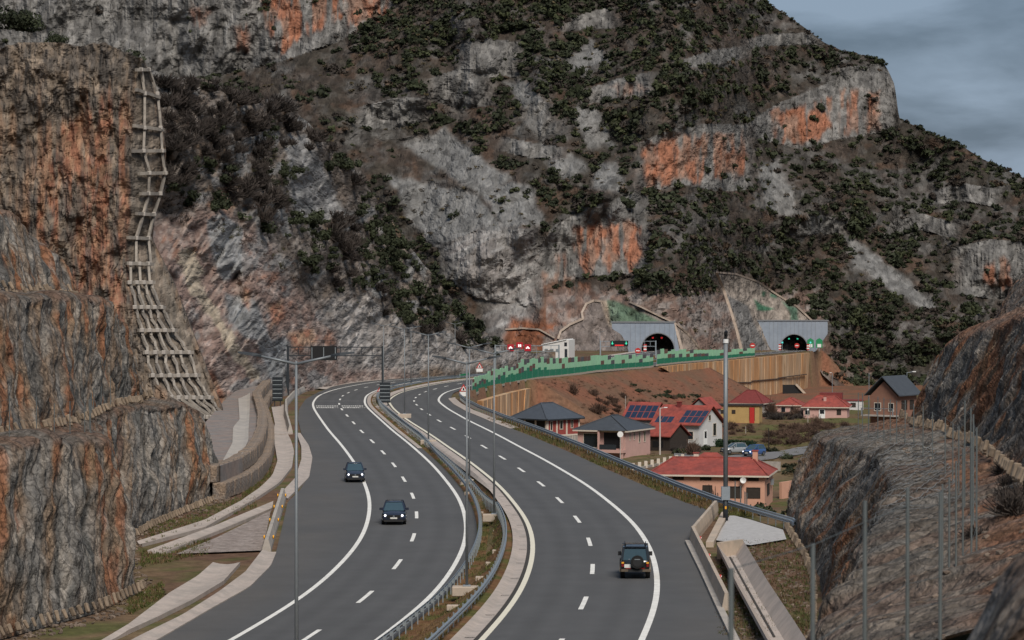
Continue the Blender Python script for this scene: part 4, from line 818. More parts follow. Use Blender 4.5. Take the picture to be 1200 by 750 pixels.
# posts with striped bollards at the portals
mat('teal_light', (.1, .6, .56), .5, .02, emit=.3)
for px, D, lb in ((756, 852, 'red and white striped marker at the left tunnel mouth, before its arch'), (914, 1000, 'red and white striped marker left of the tunnel mouth above the tan wall'), (947, 1000, 'red and white striped marker right of the tunnel mouth above the tan wall')):
    X = (px - 600) / FPX * D; z = float(zroad(X, D)) - .1; t = thing('hazard_marker', lb, 'marker', (X, D, z))
    for k in range(5): MB().box((-.45, -.05, .4 + k * .45), (.45, .05, .85 + k * .45)).build('stripe', 'red_sign' if k % 2 == 0 else 'white', t)
    MB().box((-.08, .02, -.1), (.08, .1, .4)).build('post', 'galv_dull', t)
    if px != 756: s_ = MB().tube((.9, -.1, 3.2), (.9, .1, 3.2), .33, n=10).build('signal_light', 'teal_light', t); MB().box((.83, 0, -.1), (.97, .1, 3.0)).build('signal_post', 'galv_dull', t)
for dx, in ((-1.6,), (1.6,)):
    D = 1004; X = (955 - 600) / FPX * D + dx; z = float(zroad(X, D)) - .1; t = thing('exit_sign', 'green and white guide sign right of the tunnel mouth above the tan wall', 'sign', (X, D, z), 0, 'guide signs at the tunnel'); MB().prism([(-1.2, 1.2), (1.2, 1.2), (1.2, 4), (0, 4.8), (-1.2, 4)], -.05, .05).build('panel', 'gate_green', t); MB().box((-.7, -.08, 1.4), (.7, -.06, 2.6)).build('symbol', 'white', t); MB().box((-.08, .06, -.1), (.08, .16, 1.4)).build('post', 'galv_dull', t)
# camera mast by the gravel pad
D = 196.0; X = (850.5 - 600) / FPX * D; zb = float(ZR(D)); h = -(402 - YH) / FPX * D - zb
t = thing('camera_mast', 'thick grey steel mast with a camera on top beside the gravel pad', 'mast', (X, D, zb))
MB().tube((0, 0, 1.9), (0, 0, h), .17, .15, 14).build('pole', 'lamp_grey', t, True); MB().tube((0, 0, -.1), (0, 0, 1.9), .19, .18, 14).build('pole_foot', 'dark_steel', t, True); MB().box((-.3, -.26, 1.55), (.3, .26, 2.5)).build('cabinet', 'galv', t)
MB().tube((0, 0, h), (0, 0, h + .28), .2, .2, 12).build('collar', 'white', t); c = MB().tube((0, 0, h + .28), (0, 0, h + .8), .10, .13, 10).build('camera_body', 'black', t); MB().tube((.0, -.25, h + .72), (.05, .2, h + .8), .12, .12, 10).build('camera_lens', 'black', c); MB().box((-.06, -.2, .9), (.06, -.185, 1.1)).build('sticker', 'orange', t)
# ------------------------------------------------------------------ tunnel portals
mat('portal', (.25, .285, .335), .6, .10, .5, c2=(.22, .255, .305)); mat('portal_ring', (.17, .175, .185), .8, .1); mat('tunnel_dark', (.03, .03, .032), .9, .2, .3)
def portal(label, D, px_c, r_px, y_base, outline_px):
    s = FPX / D; xc = (px_c - 600) / s; zb = -(y_base - YH) / s; t = thing('tunnel_portal', label, 'tunnel portal', (xc, D, zb)); r = r_px / s
    out = [((x - px_c) / s, (y_base - y) / s) for x, y in outline_px]           # left foot .. right foot, clockwise over the top
    zc = .25 * r; arch = [(-r, -1.0)] + [(-r * math.cos(a), zc + r * math.sin(a)) for a in np.linspace(0, math.pi, 25)] + [(r, -1.0)]
    n = 60
    def resample(p):
        p = np.array(p); d = np.concatenate([[0], np.cumsum(np.hypot(*np.diff(p, axis=0).T))]); q = np.linspace(0, d[-1], n); return np.stack([np.interp(q, d, p[:, k]) for k in (0, 1)], -1)
    A, B = resample(out), resample(arch)
    # vertical cladding strips between the two outlines
    V = [(x, 0, z) for x, z in A] + [(x, 0, z) for x, z in B] + [(x, 1.2, z) for x, z in A] + [(x, 1.2, z) for x, z in B]
    F = [(i, i + 1, n + i + 1, n + i) for i in range(n - 1)] + [(2*n + i, 3*n + i, 3*n + i + 1, 2*n + i + 1) for i in range(n - 1)] + [(i, 2*n + i, 2*n + i + 1, i + 1) for i in range(n - 1)]
    mb = MB(); mb.add(V, F); f = mb.build('face', 'portal', t)
    top = max(z for _, z in out); xs = [x for x, z in out]
    xs_top = [x for x, z in out if z > top - .3]
    MB().box((min(xs_top) - .3, -.25, top), (max(xs_top) + .3, 1.3, top + .45)).build('coping', 'portal_ring', t)
    # cladding joints as thin raised battens
    for x in np.arange(min(xs) + 1.2, max(xs), 1.55):
        zt_ = top - .1
        for i in range(len(out) - 1):
            (xa, za), (xb, zb_) = out[i], out[i + 1]
            if min(xa, xb) <= x <= max(xa, xb) and abs(xa - xb) > .01: zt_ = min(zt_, za + (zb_ - za) * (x - xa) / (xb - xa)) - .05
        z0 = 0 if abs(x) > r + .25 else zc + math.sqrt(max((r + .3) ** 2 - x * x, 0)) + .1
        zl_ = 0
        if zt_ > z0 + .5: MB().box((x - .04, -.03, z0), (x + .04, 0, zt_)).build('batten', 'portal_ring', f)
    ring = MB()
    for i in range(n - 1):
        (x0, z0), (x1, z1) = B[i], B[i + 1]; k = 1.06
        ring.add([(x0, -.12, z0), (x1, -.12, z1), (x1 * k, -.12, zc + (z1 - zc) * k), (x0 * k, -.12, zc + (z0 - zc) * k), (x0, .1, z0), (x1, .1, z1), (x1 * k, .1, zc + (z1 - zc) * k), (x0 * k, .1, zc + (z0 - zc) * k)], [(0,1,2,3),(0,4,5,1),(3,2,6,7)])
    ring.build('arch_ring', 'portal_ring', t)
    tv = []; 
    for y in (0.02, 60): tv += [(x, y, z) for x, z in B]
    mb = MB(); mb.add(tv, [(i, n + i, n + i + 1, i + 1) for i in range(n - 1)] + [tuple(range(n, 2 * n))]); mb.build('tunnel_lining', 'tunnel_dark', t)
    return t, r, zc
t, r, zc = portal('blue-grey clad tunnel portal beneath the green netted slope', 862, 771, 19.0, 414.5, [(737,414.5),(735,404),(728,392),(717,385),(717,378.3),(790,378.3),(797,414.5)])
for x in (-.3, .25): MB().box((r * x - .3, 1.4, zc + r * .68), (r * x + .3, 1.6, zc + r * .77)).build('lane_light', 'red_text_led', t)
t, r, zc = portal('blue-grey clad tunnel portal above the long tan retaining wall', 1010, 930.5, 15.6, 411.5, [(901,411.5),(898,400),(888,382),(888,376.3),(970,376.3),(970,391),(956,411.5)])
for x in (-.35, .3): MB().box((r * x - .3, 1.4, zc + r * .63), (r * x + .3, 1.6, zc + r * .72)).build('lane_light', 'green_led', t)
mat('shotcrete', (.36, .29, .235), .9, .2, .6, .05, 3)
# drains edging the treated slopes: ribbons laid over the mountain surface
def slope_drain(label, pts, w_px, lift=.5):
    P = [MT.at(x, y) for x, y in pts]; t = thing('slope_drain', label, 'drain', tuple(P[0])); V = []
    dense = []
    for (a, b) in zip(pts, pts[1:]):
        for q in np.linspace(0, 1, 6, endpoint=False): dense.append((a[0] + (b[0] - a[0]) * q, a[1] + (b[1] - a[1]) * q))
    dense.append(pts[-1]); mb = MB(); n = len(dense)
    for i, (x, y) in enumerate(dense):
        x1, y1 = dense[min(i + 1, n - 1)]; x0, y0 = dense[max(i - 1, 0)]; d = np.hypot(x1 - x0, y1 - y0) or 1; nx, ny = -(y1 - y0) / d * w_px / 2, (x1 - x0) / d * w_px / 2
        D = np.linalg.norm(MT.at(x, y)[1]) - lift - 1.0
        for sx, dd_ in ((-1, 0), (-1, 2.5), (1, 2.5), (1, 0)): V.append(tuple(W(x + sx * nx, y + sx * ny, D + dd_) - P[0]))
    mb.add(V, [(i * 4 + k, i * 4 + (k + 1) % 4, i * 4 + 4 + (k + 1) % 4, i * 4 + 4 + k) for i in range(n - 1) for k in range(4)] + [(0, 1, 2, 3), (4 * n - 4, 4 * n - 3, 4 * n - 2, 4 * n - 1)]); mb.build('channel', 'shotcrete', t)
slope_drain('pale concrete drain stepping up left of the netted slope to a rounded top', [(654,397),(657,388),(668,380),(683,373.5),(682,366),(687,356),(696,352),(704,353)], 2.6)
slope_drain('pale concrete drain along the upper edge of the green netted slope', [(738,354),(752,360),(772,370),(792,379),(806,391),(816,403),(823,414)], 1.8)
slope_drain('broad pale drain running down between the two tunnel portals', [(839,320),(846,336),(851,350),(857,368),(863,388),(869,412)], 4.2)
slope_drain('pale drain along the crest of the slope over the tunnel above the tan wall', [(839,319),(862,321),(888,330),(912,346),(934,359),(953,377)], 2.0)
slope_drain('thin pale path edge below the quarried grey face', [(592,386),(612,384.5),(632,386),(650,396)], 1.8)
slope_drain('pale shotcrete rib beside the right edge of the left tunnel face', [(790,379),(795,394),(800,413)], 3.2)
# utility building
D = 796.0; s = FPX / D; X = (655 - 600) / s; zb = -(418.2 - YH) / s; t = thing('utility_building', 'small white utility building with a sloping roof beside the tunnel approach', 'building', (X, D, zb), R(-14))
mat('white_wall', (.62, .60, .57), .8, .06, .8)
MB().prism([(-4.2, -1), (3.6, -1), (3.6, 5.0), (3.0, 5.1), (-4.2, 3.6)], -3, 5).build('wall', 'white_wall', t)
MB().prism([(-4.5, 3.55), (-4.5, 3.75), (3.0, 5.3), (3.0, 5.08)], -3.3, 5.3).build('roof', 'white', t); d = MB().box((2.4, -3.06, 0), (3.2, -3.0, 2.4)).build('door', 'dark_steel', t); MB().box((2.3, -3.06, 3.2), (3.1, -3.0, 4.3)).build('window', 'dark_glass', t)
for k in range(3): MB().box((-3.6 + k * 1.7, -3.06, 1.5), (-2.6 + k * 1.7, -3.0, 2.4)).build('vent', 'galv_dull', t)
# ------------------------------------------------------------------ noise barrier
def find_D(px, off):
    Ys = np.arange(380, 1040, .5); e = (600 + FPX * at_off(XR, Ys, off) / Ys) - px; k = np.where(np.diff(np.sign(e)) != 0)[0]; k = k[Ys[k] > 440]
    return float(Ys[k[0]]) if len(k) else float(Ys[120:][np.argmin(np.abs(e[120:]))])
nb_base = I([(552.7,462.7),(560,459.3),(573,454.7),(593,449.3),(613,445.3),(633,442),(654.7,440),(680,437),(700,434.2),(740,431),(761,429.4),(771,427),(800,424),(852,420),(881,417)])
mat('nb_dark', (.014, .185, .10), .6, .12, 1.0); mat('nb_light', (.30, .58, .36), .6, .12, 1.0); mat('nb_grey', (.085, .085, .09), .6, .15, 1.0); mat('nb_brown', (.14, .075, .055), .6, .15, 1.0)
pxs = [553.0]
while pxs[-1] < 880: pxs.append(pxs[-1] + np.interp(pxs[-1], [553, 610, 700, 880], [2.6, 3.2, 4.0, 4.6]))
nb0 = None; rn = random.Random(12); cube = bevel_box('panel', 1, 1, 1, 0)
def nbcube(m):
    c = cube.copy(); c.materials.append(M[m]); return c
cubes = {m: nbcube(m) for m in ('nb_dark', 'nb_light', 'nb_grey', 'nb_brown', 'galv_dull', 'concrete_warm')}
prev = None; pts = []
for p in pxs:
    D = find_D(p, 6.9 if p < 700 else 7.1); pts.append(np.array(((p - 600) / FPX * D, D, -(nb_base(p) - YH) / FPX * D)))
nb = thing('noise_barrier', 'long two-tone green noise barrier with grey and brown patches beside the right carriageway', 'noise barrier', tuple(pts[0])); b0 = pts[0]
def nbp(m, c, ang, L, h, z, th=.14, name='panel'):
    o = bpy.data.objects.new(name, cubes[m]); o.location = (c[0] - b0[0], c[1] - b0[1], z + h / 2 - b0[2]); o.scale = (L, th, h); o.rotation_euler = (0, 0, ang); link(o, nb)
for i, (a, b) in enumerate(zip(pts, pts[1:])):
    if 763 < pxs[i] < 768: continue
    c = (a + b) / 2; d = b - a; L = np.hypot(d[0], d[1]); ang = math.atan2(d[1], d[0]); p = pxs[i]; c = np.array([c[0], c[1]]); z = min(a[2], b[2])
    H = np.interp(p, [553, 575, 600, 606, 612, 640, 680, 760, 772, 800, 840, 880], [2.5, 3.0, 3.0, 3.6, 4.2, 3.8, 3.6, 3.1, 4.0, 3.4, 2.7, 2.4]); hd = H * rn.choice((.36, .42, .5, .55)) if p < 640 else H * .36
    nbp('concrete_warm', c, ang, L * 1.01, .45, z - .35, .3, 'plinth')
    nbp('nb_dark', c, ang, L * .96, hd, z + .1)
    rest = H - hd; k = rn.random(); tall = rn.uniform(-.25, .3) if p < 640 else (-.5 if rn.random() < .25 and p > 690 else 0)
    if k < .36:
        nbp('nb_light', c, ang, L * .96, rest * .5, z + .12 + hd, .13); nbp(rn.choice(('nb_grey', 'nb_brown', 'nb_grey')), c, ang, L * .96, rest * .45, z + .14 + hd + rest * .5)
    elif k < .60:
        nbp(rn.choice(('nb_grey', 'nb_brown')), c, ang, L * .96, rest * .42, z + .12 + hd); nbp('nb_light', c, ang, L * .96, rest * .52 + tall, z + .14 + hd + rest * .42, .13)
    else: nbp('nb_light', c, ang, L * .96, rest + tall, z + .12 + hd, .13)
    if i % 2 == 0:
        o = bpy.data.objects.new('post', cubes['galv_dull']); o.location = (a[0] - b0[0], a[1] - b0[1], a[2] + H / 2 - b0[2]); o.scale = (.14, .24, H); link(o, nb)
# ------------------------------------------------------------------ retaining walls
mat('tan_wall', (.42, .215, .092), .9, .42, .35, .05, 2.0, c2=(.46, .33, .21), stretch=(1, 1, .22), detail=9)
def ret_wall(label, pts_top, pts_bot, off, th=1.0, ribs=0):
    P = []
    for (x, yt), (x2, yb) in zip(pts_top, pts_bot):
        D = find_D(x, off); P.append((W(x, yt, D), W(x2, yb, D - (yb - yt) * .02)))
    b = P[0][0].copy(); b[2] = P[0][1][2]; t = thing('retaining_wall', label, 'wall', tuple(b)); mb = MB(); V = []; n = len(P)
    for a, c in P: V += [tuple(a - b), tuple(c - b), tuple(a - b + [-th, th, 0]), tuple(c - b + [-th, th, 0])]
    F = []
    for i in range(n - 1): q = 4 * i; F += [(q, q + 4, q + 5, q + 1), (q, q + 2, q + 6, q + 4), (q + 2, q + 3, q + 7, q + 6)]
    F += [(0, 1, 3, 2), (4*n-4, 4*n-2, 4*n-1, 4*n-3)]; mb.add(V, F); mb.build('wall_face', 'tan_wall', t)
    for i in range(n - 1):
        (a, c), (a2, c2) = P[i], P[i + 1]
        for q in np.linspace(0, 1, ribs, endpoint=False):
            u = a * (1 - q) + a2 * q - b; v = c * (1 - q) + c2 * q - b; MB().bar(u + [0, -.12, 0], v + [0, -.12, 0], .16, .2).build('rib', 'tan_wall', t)
    return t, P, b
t, P, b = ret_wall('long tan concrete retaining wall with rust streaks below the far carriageway', [(776,430),(800,427),(830,424.5),(852,422.8),(881,419.8),(910,417),(949,413.4)], [(776,431),(800,445),(830,461),(852,476),(881,480),(910,480),(945,478)], 10.6, ribs=4)
mat('wall_ledge', (.07, .05, .04), .9, .2)
for (x0, y0), (x1, y1) in zip([(806,457),(822,453.5),(842,452),(852,448.6),(881,446.5),(912,443)], [(822,455),(842,453.5),(852,450),(881,448),(912,443.8),(945,438.6)]):
    D0, D1 = find_D(x0, 10.6) - 1.2, find_D(x1, 10.6) - 1.2; MB().bar(W(x0, y0, D0) - b, W(x1, y1, D1) - b, .5, .28).build('ledge', 'wall_ledge', t)
ret_wall('short tan concrete retaining wall under the near end of the green noise barrier', [(566,470),(580,465.6),(600,460),(623,455)], [(566,496),(580,497),(600,498),(619,496)], 10.8, ribs=3)
# ------------------------------------------------------------------ village
mat('roof_red', (.29, .062, .046), .8, .28, 1.5, .02, 14, c2=(.21, .052, .042)); mat('roof_darkred', (.17, .035, .032), .8, .2, 1.5, .02, 14); mat('roof_grey', (.062, .072, .088), .55, .12, 1.2); mat('roof_slate', (.055, .062, .072), .6, .15, 1.2)
mat('wall_pink', (.50, .31, .27), .85, .08, 1.0); mat('wall_salmon', (.52, .285, .20), .85, .08, 1.0); mat('wall_white', (.52, .51, .50), .85, .08, 1.0); mat('wall_yellow', (.40, .27, .11), .85, .12, 1.0); mat('wall_stone', (.30, .27, .24), .9, .25, 2.0, .03, 6); mat('wall_brick', (.26, .055, .045), .85, .15, 3.0, .01, 12); mat('wall_brown', (.23, .12, .085), .85, .12, 1.0); mat('wall_grey', (.27, .26, .255), .9, .15, 1.2)
mat('wood_dark', (.035, .027, .022), .85, .25, 3.0); mat('solar', (.016, .027, .055), .18, .15, 2.0, spec=.6); mat('trim', (.55, .48, .40), .8, .08)
def frame_box(t, axis, u0, u1, z0, z1, kind='win', pos=0.0):
    """window or opening on the front face (axis f, y = 0, u leftwards) or right face (axis r, x = 0, u backwards); pieces stand just proud of the wall"""
    def box(a0, a1, b0, b1, d0, d1):
        return ((-a1, -d1, b0), (-a0, -d0, b1)) if axis == 'f' else ((d0, a0, b0), (d1, a1, b1))
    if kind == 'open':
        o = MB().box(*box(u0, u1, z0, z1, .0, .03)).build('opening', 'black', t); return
    f = MB()
    for a in ((u0 - .08, u1 + .08, z0 - .1, z0), (u0 - .08, u1 + .08, z1, z1 + .08), (u0 - .08, u0, z0, z1), (u1, u1 + .08, z0, z1)): f.box(*box(*a, 0, .07))
    w = f.build('door' if kind == 'door' else 'window', {'win': 'trim', 'dark': 'wood_dark', 'door': 'white'}[kind], t)
    if kind == 'door': MB().box(*box(u0, u1, z0, z1, 0, .05)).build('leaf', 'white', w); MB().box(*box(u0 + .12, u1 - .12, z0 + .9, z1 - .12, .05, .06)).build('pane', 'dark_glass', w)
    else: MB().box(*box(u0, u1, z0, z1, 0, .03)).build('pane', 'dark_glass' if kind == 'win' else 'wood_dark', w)
def house(label, px, D, y_eave, rz, Wd, Dp, roof, wall_m, roof_m, rise, ridge=.5, over=.5, wins=(), cat='house', base_m=None, base_h=0, name='house', h_min=None):
    X = (px - 600) / FPX * D; zb = float(zground(X, D)) - .4; ze = -(y_eave - YH) / FPX * D; h = ze - zb
    if h_min and h < h_min: zb = ze - h_min; h = h_min
    t = thing(name, label, cat, (X, D, zb), R(rz))
    if base_m:
        MB().box((-Wd - .05, -.05, 0), (.05, Dp + .05, h - base_h)).build('lower_wall', base_m, t); MB().box((-Wd, 0, h - base_h), (0, Dp, h)).build('wall', wall_m, t)
    elif roof == 'gx': MB().prism([(0, 0), (Dp, 0), (Dp, h), (Dp / 2, h + rise), (0, h)], 0, Wd).build('wall', wall_m, t); t.children[0].rotation_euler = (0, 0, R(90))
    elif roof == 'gy': MB().prism([(-Wd, 0), (0, 0), (0, h), (-Wd / 2, h + rise), (-Wd, h)], 0, Dp).build('wall', wall_m, t)
    else: MB().box((-Wd, 0, 0), (0, Dp, h)).build('wall', wall_m, t)
    o = over; x0, x1, y0, y1 = -Wd - o, o, -o, Dp + o; th = .14
    if roof == 'hip':
        L = Wd + 2 * o; B = Dp + 2 * o
        if L >= B: r0, r1 = ((x0 + (L - L * ridge) / 2, (y0 + y1) / 2), (x1 - (L - L * ridge) / 2, (y0 + y1) / 2))
        else: r0, r1 = (((x0 + x1) / 2, y0 + (B - B * ridge) / 2), ((x0 + x1) / 2, y1 - (B - B * ridge) / 2))
        z0 = h + .02; V = [(x0, y0, z0), (x1, y0, z0), (x1, y1, z0), (x0, y1, z0), (r0[0], r0[1], h + rise), (r1[0], r1[1], h + rise)]
        F = [(0, 1, 5, 4), (1, 2, 5), (2, 3, 4, 5), (3, 0, 4)] if L >= B else [(0, 1, 4), (1, 2, 5, 4), (2, 3, 5), (3, 0, 4, 5)]
        V2 = [(x, y, z - th) for x, y, z in V[:4]]; n = 6; mb = MB(); mb.add(V + V2, F + [(0, 6, 7, 1), (1, 7, 8, 2), (2, 8, 9, 3), (3, 9, 6, 0), (6, 9, 8, 7)]); rf = mb.build('roof', roof_m, t)
        caps = [(0, 4), (1, 5), (2, 5), (3, 4), (4, 5)] if L >= B else [(0, 4), (1, 4), (2, 5), (3, 5), (4, 5)]
        for a, b in caps: MB().bar(Vector(V[a]) + Vector((0, 0, .04)), Vector(V[b]) + Vector((0, 0, .04)), .22, .12).build('ridge_cap', roof_m, rf)
        f = MB()
        for a, b in ((0, 1), (1, 2), (2, 3), (3, 0)): f.bar(Vector(V[a]) - Vector((0, 0, .12)), Vector(V[b]) - Vector((0, 0, .12)), .1, .2)
        f.build('fascia', 'trim' if roof_m != 'roof_grey' else 'dark_steel', rf)
    elif roof in ('gx', 'gy'):
        if roof == 'gx': A = [((x0, y0, h - .0), (x1, y0, h), (x1, Dp / 2, h + rise * (1 + o / (Dp / 2)) - .0), (x0, Dp / 2, h + rise * (1 + o / (Dp / 2)))), ((x0, Dp / 2, h + rise * (1 + o / (Dp / 2))), (x1, Dp / 2, h + rise * (1 + o / (Dp / 2))), (x1, y1, h), (x0, y1, h))]
        else: k = rise * (1 + o / (Wd / 2)); A = [((x0, y0, h), (-Wd / 2, y0, h + k), (-Wd / 2, y1, h + k), (x0, y1, h)), ((-Wd / 2, y0, h + k), (x1, y0, h), (x1, y1, h), (-Wd / 2, y1, h + k))]
        rf = None
        for q in A:
            mb = MB(); lo = [(a, b, c + .0) for a, b, c in q]; up_ = [(a, b, c + th) for a, b, c in q]; mb.add(lo + up_, [(0, 1, 2, 3), (4, 7, 6, 5), (0, 4, 5, 1), (1, 5, 6, 2), (2, 6, 7, 3), (3, 7, 4, 0)]); r_ = mb.build('roof', roof_m, t); rf = rf or r_
    elif roof == 'flat':
        rf = MB().box((x0, y0, h), (x1, y1, h + .25)).build('roof', roof_m, t)
    for a in wins: frame_box(t, a[0], a[1], a[2], h + a[3], h + a[4], a[5] if len(a) > 5 else 'win')
    return t, h, rf
def chimney(rf, x, y, z, m='wall_stone'): MB().box((x - .3, y - .3, z - 1.2), (x + .3, y + .3, z + .6)).build('chimney', m, rf); MB().box((x - .38, y - .38, z + .6), (x + .38, y + .38, z + .72)).build('chimney_cap', 'roof_red', rf)
# grey-roofed brick pavilion
t, h, rf = house('red brick pavilion with beige columns and a blue-grey hipped roof below the short tan wall', 641, 424, 491.5, -43, 7.0, 7.6, 'hip', 'wall_brick', 'roof_grey', 2.35, .30, .6, [('r', .8, 1.2, -1.7, -.4), ('r', 3.0, 3.6, -1.6, -.3), ('r', 5.6, 6.0, -1.5, -.3), ('f', .2, 6.8, -1.45, -.1, 'open'), ('r', 1.2, 1.7, -3.8, -2.9), ('r', 2.5, 2.9, -3.8, -2.9), ('r', 5.9, 6.4, -3.9, -2.7)], 'house', 'wall_stone', 2.5)
for x in (-.12, -2.3, -4.6, -6.9): MB().box((x - .16, -.14, h - 2.5), (x + .16, .10, h)).build('column', 'trim', t)
for y in (.0, 2.1, 4.4, 7.3): MB().box((-.06, y, h - 2.5), (.08, y + .3, h)).build('column', 'trim', t)
MB().box((-7.05, -.08, h - 2.75), (.10, 7.7, h - 2.5)).build('floor_band', 'trim', t)
# pink bungalow
t, h, rf = house('pink bungalow with a slate hipped roof and a deep front porch', 733, 398, 505, -25, 7.6, 9.6, 'hip', 'wall_pink', 'roof_slate', 2.0, .22, .55, [('f', 4.1, 6.6, -2.5, -.55, 'win'), ('f', .35, 3.4, -2.6, -.3, 'open'), ('r', 1.5, 1.8, -1.4, -.4), ('r', 3.2, 3.5, -1.4, -.4), ('r', 5.1, 5.6, -1.9, -.5), ('r', 7.1, 7.6, -1.9, -.5)], 'house')
V = [(-4.0, -1.3, h + .0), (.25, -1.3, h + .0), (.25, 2.6, h + .12), (-4.0, 2.6, h + .12), (-1.9, .3, h + .85), (-1.9, 3.0, h + 1.1)]
mb = MB(); mb.add([(x, y, z + .05) for x, y, z in V], [(0, 1, 4), (1, 2, 5, 4), (3, 0, 4, 5), (0, 3, 2, 1)]); mb.build('porch_roof', 'roof_slate', rf)
for x in (-3.8, -.1): MB().box((x - .14, -1.15, 0), (x + .14, -.87, h + .02)).build('porch_column', 'wall_pink', t)
MB().box((-3.9, -1.3, h - 3.2), (.1, 0, h - 2.75)).build('porch_floor', 'wall_pink', t); MB().box((-3.6, -1.2, h - 2.75), (-1.0, -1.1, h - 2.0)).build('railing', 'dark_steel', t)
# house with solar panels: main wing with white gable, left wing, small shed
def solars(rf, origin, ex, ey, nx, ny, w, l, gap=.12):
    o = Vector(origin); ex = Vector(ex).normalized(); ey = Vector(ey).normalized(); nrm = ex.cross(ey).normalized(); nrm = nrm if nrm.z > 0 else -nrm
    for i in range(nx):
        for j in range(ny):
            p = o + ex * (i * (w + gap)) + ey * (j * (l + gap)) + nrm * .12; q = [p, p + ex * w, p + ex * w + ey * l, p + ey * l]
            mb = MB(); mb.add([tuple(a) for a in q] + [tuple(a - nrm * .06) for a in q], [(0, 1, 2, 3), (4, 7, 6, 5), (0, 4, 5, 1), (1, 5, 6, 2), (2, 6, 7, 3), (3, 7, 4, 0)]); mb.build('solar_panel', 'solar', rf)
t, h, rf = house('white gabled house with solar panels on its bright red roof', 819, 436, 499, -30, 8.0, 8.6, 'gx', 'wall_white', 'roof_red', 2.6, over=.55, wins=[('r', 1.9, 2.9, -3.0, -.9, 'door'), ('r', 5.2, 6.3, -1.8, .1, 'win'), ('r', 3.6, 4.3, .7, 1.5, 'win'), ('f', 1.0, 2.0, -2.2, -1.0)], cat='house')
sl = Vector((0, 4.3 + .55, 2.6 * (1 + .55 / 4.3))); solars(rf, Vector((-3.6, -.55, h)) + sl * .12, (1, 0, 0), sl, 4, 2, .92, 1.7); solars(rf, Vector((-7.9, -.55, h)) + sl * .1, (1, 0, 0), sl, 3, 1, .92, 1.7)
MB().box((-.02, .6, h - 4.6), (1.6, 7.8, h - 4.4)).build('balcony', 'concrete', t); MB().box((1.5, .6, h - 3.4), (1.56, 7.8, h - 3.3)).build('handrail', 'dark_steel', t)
chimney(rf, -5.4, 3.9, h + 2.9, 'roof_darkred')
t, h, rf = house('stone wing with a red roof almost covered by blue solar panels', 764, 452, 492.5, -24, 5.0, 7.0, 'gx', 'wall_grey', 'roof_red', 2.4, over=.45, wins=[('f', 1.0, 2.0, -1.8, -.7)], cat='house')
sl = Vector((0, 3.5 + .45, 2.4 * (1 + .45 / 3.5))); solars(rf, Vector((-4.9, -.45, h)) + sl * .1, (1, 0, 0), sl, 5, 2, .93, 1.65)
house('small shed with a red pitched roof and dark plank gable beside the bungalow', 785, 418, 512.5, -38, 4.4, 5.0, 'gx', 'wood_dark', 'roof_red', 1.7, over=.35, wins=[('f', 1.2, 3.2, -1.6, -.7, 'open')], cat='shed', name='shed')
# long salmon house
t, h, rf = house('long salmon house with a red hipped roof just below the outer guardrail', 896.5, 322, 557.5, -11, 13.4, 9.6, 'hip', 'wall_salmon', 'roof_red', 1.75, .66, .5, [('f', 12.4 - k, 13.6 - k - .0, -.55, -.2, 'dark') for k in (.6, 2.7, 6.0)] + [('f', .8, 2.0, -.55, -.2, 'dark'), ('f', 2.9, 4.1, -.55, -.2, 'dark'), ('r', 2.4, 4.6, -.55, -.25, 'dark'), ('f', .6, 2.1, -2.6, -1.5, 'dark'), ('f', 2.8, 4.3, -2.6, -1.4, 'dark'), ('f', 6.3, 7.3, -2.6, -1.3, 'dark'), ('f', 9.4, 10.4, -2.6, -1.3, 'dark'), ('r', 2.6, 5.2, -2.5, -1.3, 'dark')])
chimney(rf, -1.6, 4.6, h + 2.0, 'wall_salmon'); chimney(rf, -9.0, 7.0, h + 1.5, 'trim'); mb = MB(); mb.add([(-10.2, 5.5, h + .9), (-4.6, 5.5, h + .9), (-6.6, 8.2, h + 2.15), (-8.2, 8.2, h + 2.15), (-10.2, 11, h + .5), (-4.6, 11, h + .5)], [(0, 1, 2, 3), (1, 5, 2), (0, 3, 4), (3, 2, 5, 4)]); mb.build('rear_roof', 'roof_red', rf)
d = MB(); n = 16; d.add([(.36 * math.cos(a), -.02 + .0, .36 * math.sin(a)) for a in np.linspace(0, 2 * math.pi, n, endpoint=False)] + [(0, .10, 0)], [(i, (i + 1) % n, n) for i in range(n)]); dm = d.build('dish', 'white', t); dm.location = (-2.5, -.55, h - .55); MB().bar((-2.5, 0, h - .6), (-2.5, -.5, h - .6), .05, .05).build('dish_arm', 'galv', t)
MB().box((.02, 6.6, h - 1.6), (.35, 7.6, h - .9)).build('air_unit', 'galv', t)
# houses by the long wall
house('small grey stone barn with a red lean roof beside the yellow shed', 832, 540, 480, -32, 4.6, 4.6, 'gy', 'wall_grey', 'roof_red', 1.9, over=.35, wins=[('f', 1.6, 2.8, -.9, .2, 'dark')], cat='barn', name='barn')
t, h, rf = house('yellow flat-roofed shed with a red door on the grass', 890, 560, 476, -12, 9.4, 5.0, 'flat', 'wall_yellow', 'wood_dark', 0, over=.25, wins=[('f', 1.0, 2.0, -2.9, -.35, 'dark'), ('f', 5.0, 5.6, -1.5, -.9, 'dark'), ('f', 7.4, 8.0, -1.5, -.9, 'dark')], cat='shed', name='shed'); MB().box((-2.0, -.1, .2), (-1.0, -.02, h - .3)).build('red_door', 'red_sign', t); MB().box((-9.9, -.6, .0), (-9.4, 1, h)).build('side_panel', 'wood_dark', t)
house('pale stone house with a dark maroon hipped roof behind the yellow shed', 893, 640, 473, -25, 7.6, 6.5, 'hip', 'wall_stone', 'roof_darkred', 3.0, .25, .5, [('f', 4.6, 5.6, -1.7, -.6, 'dark'), ('r', 2, 3, -1.6, -.5, 'dark')])
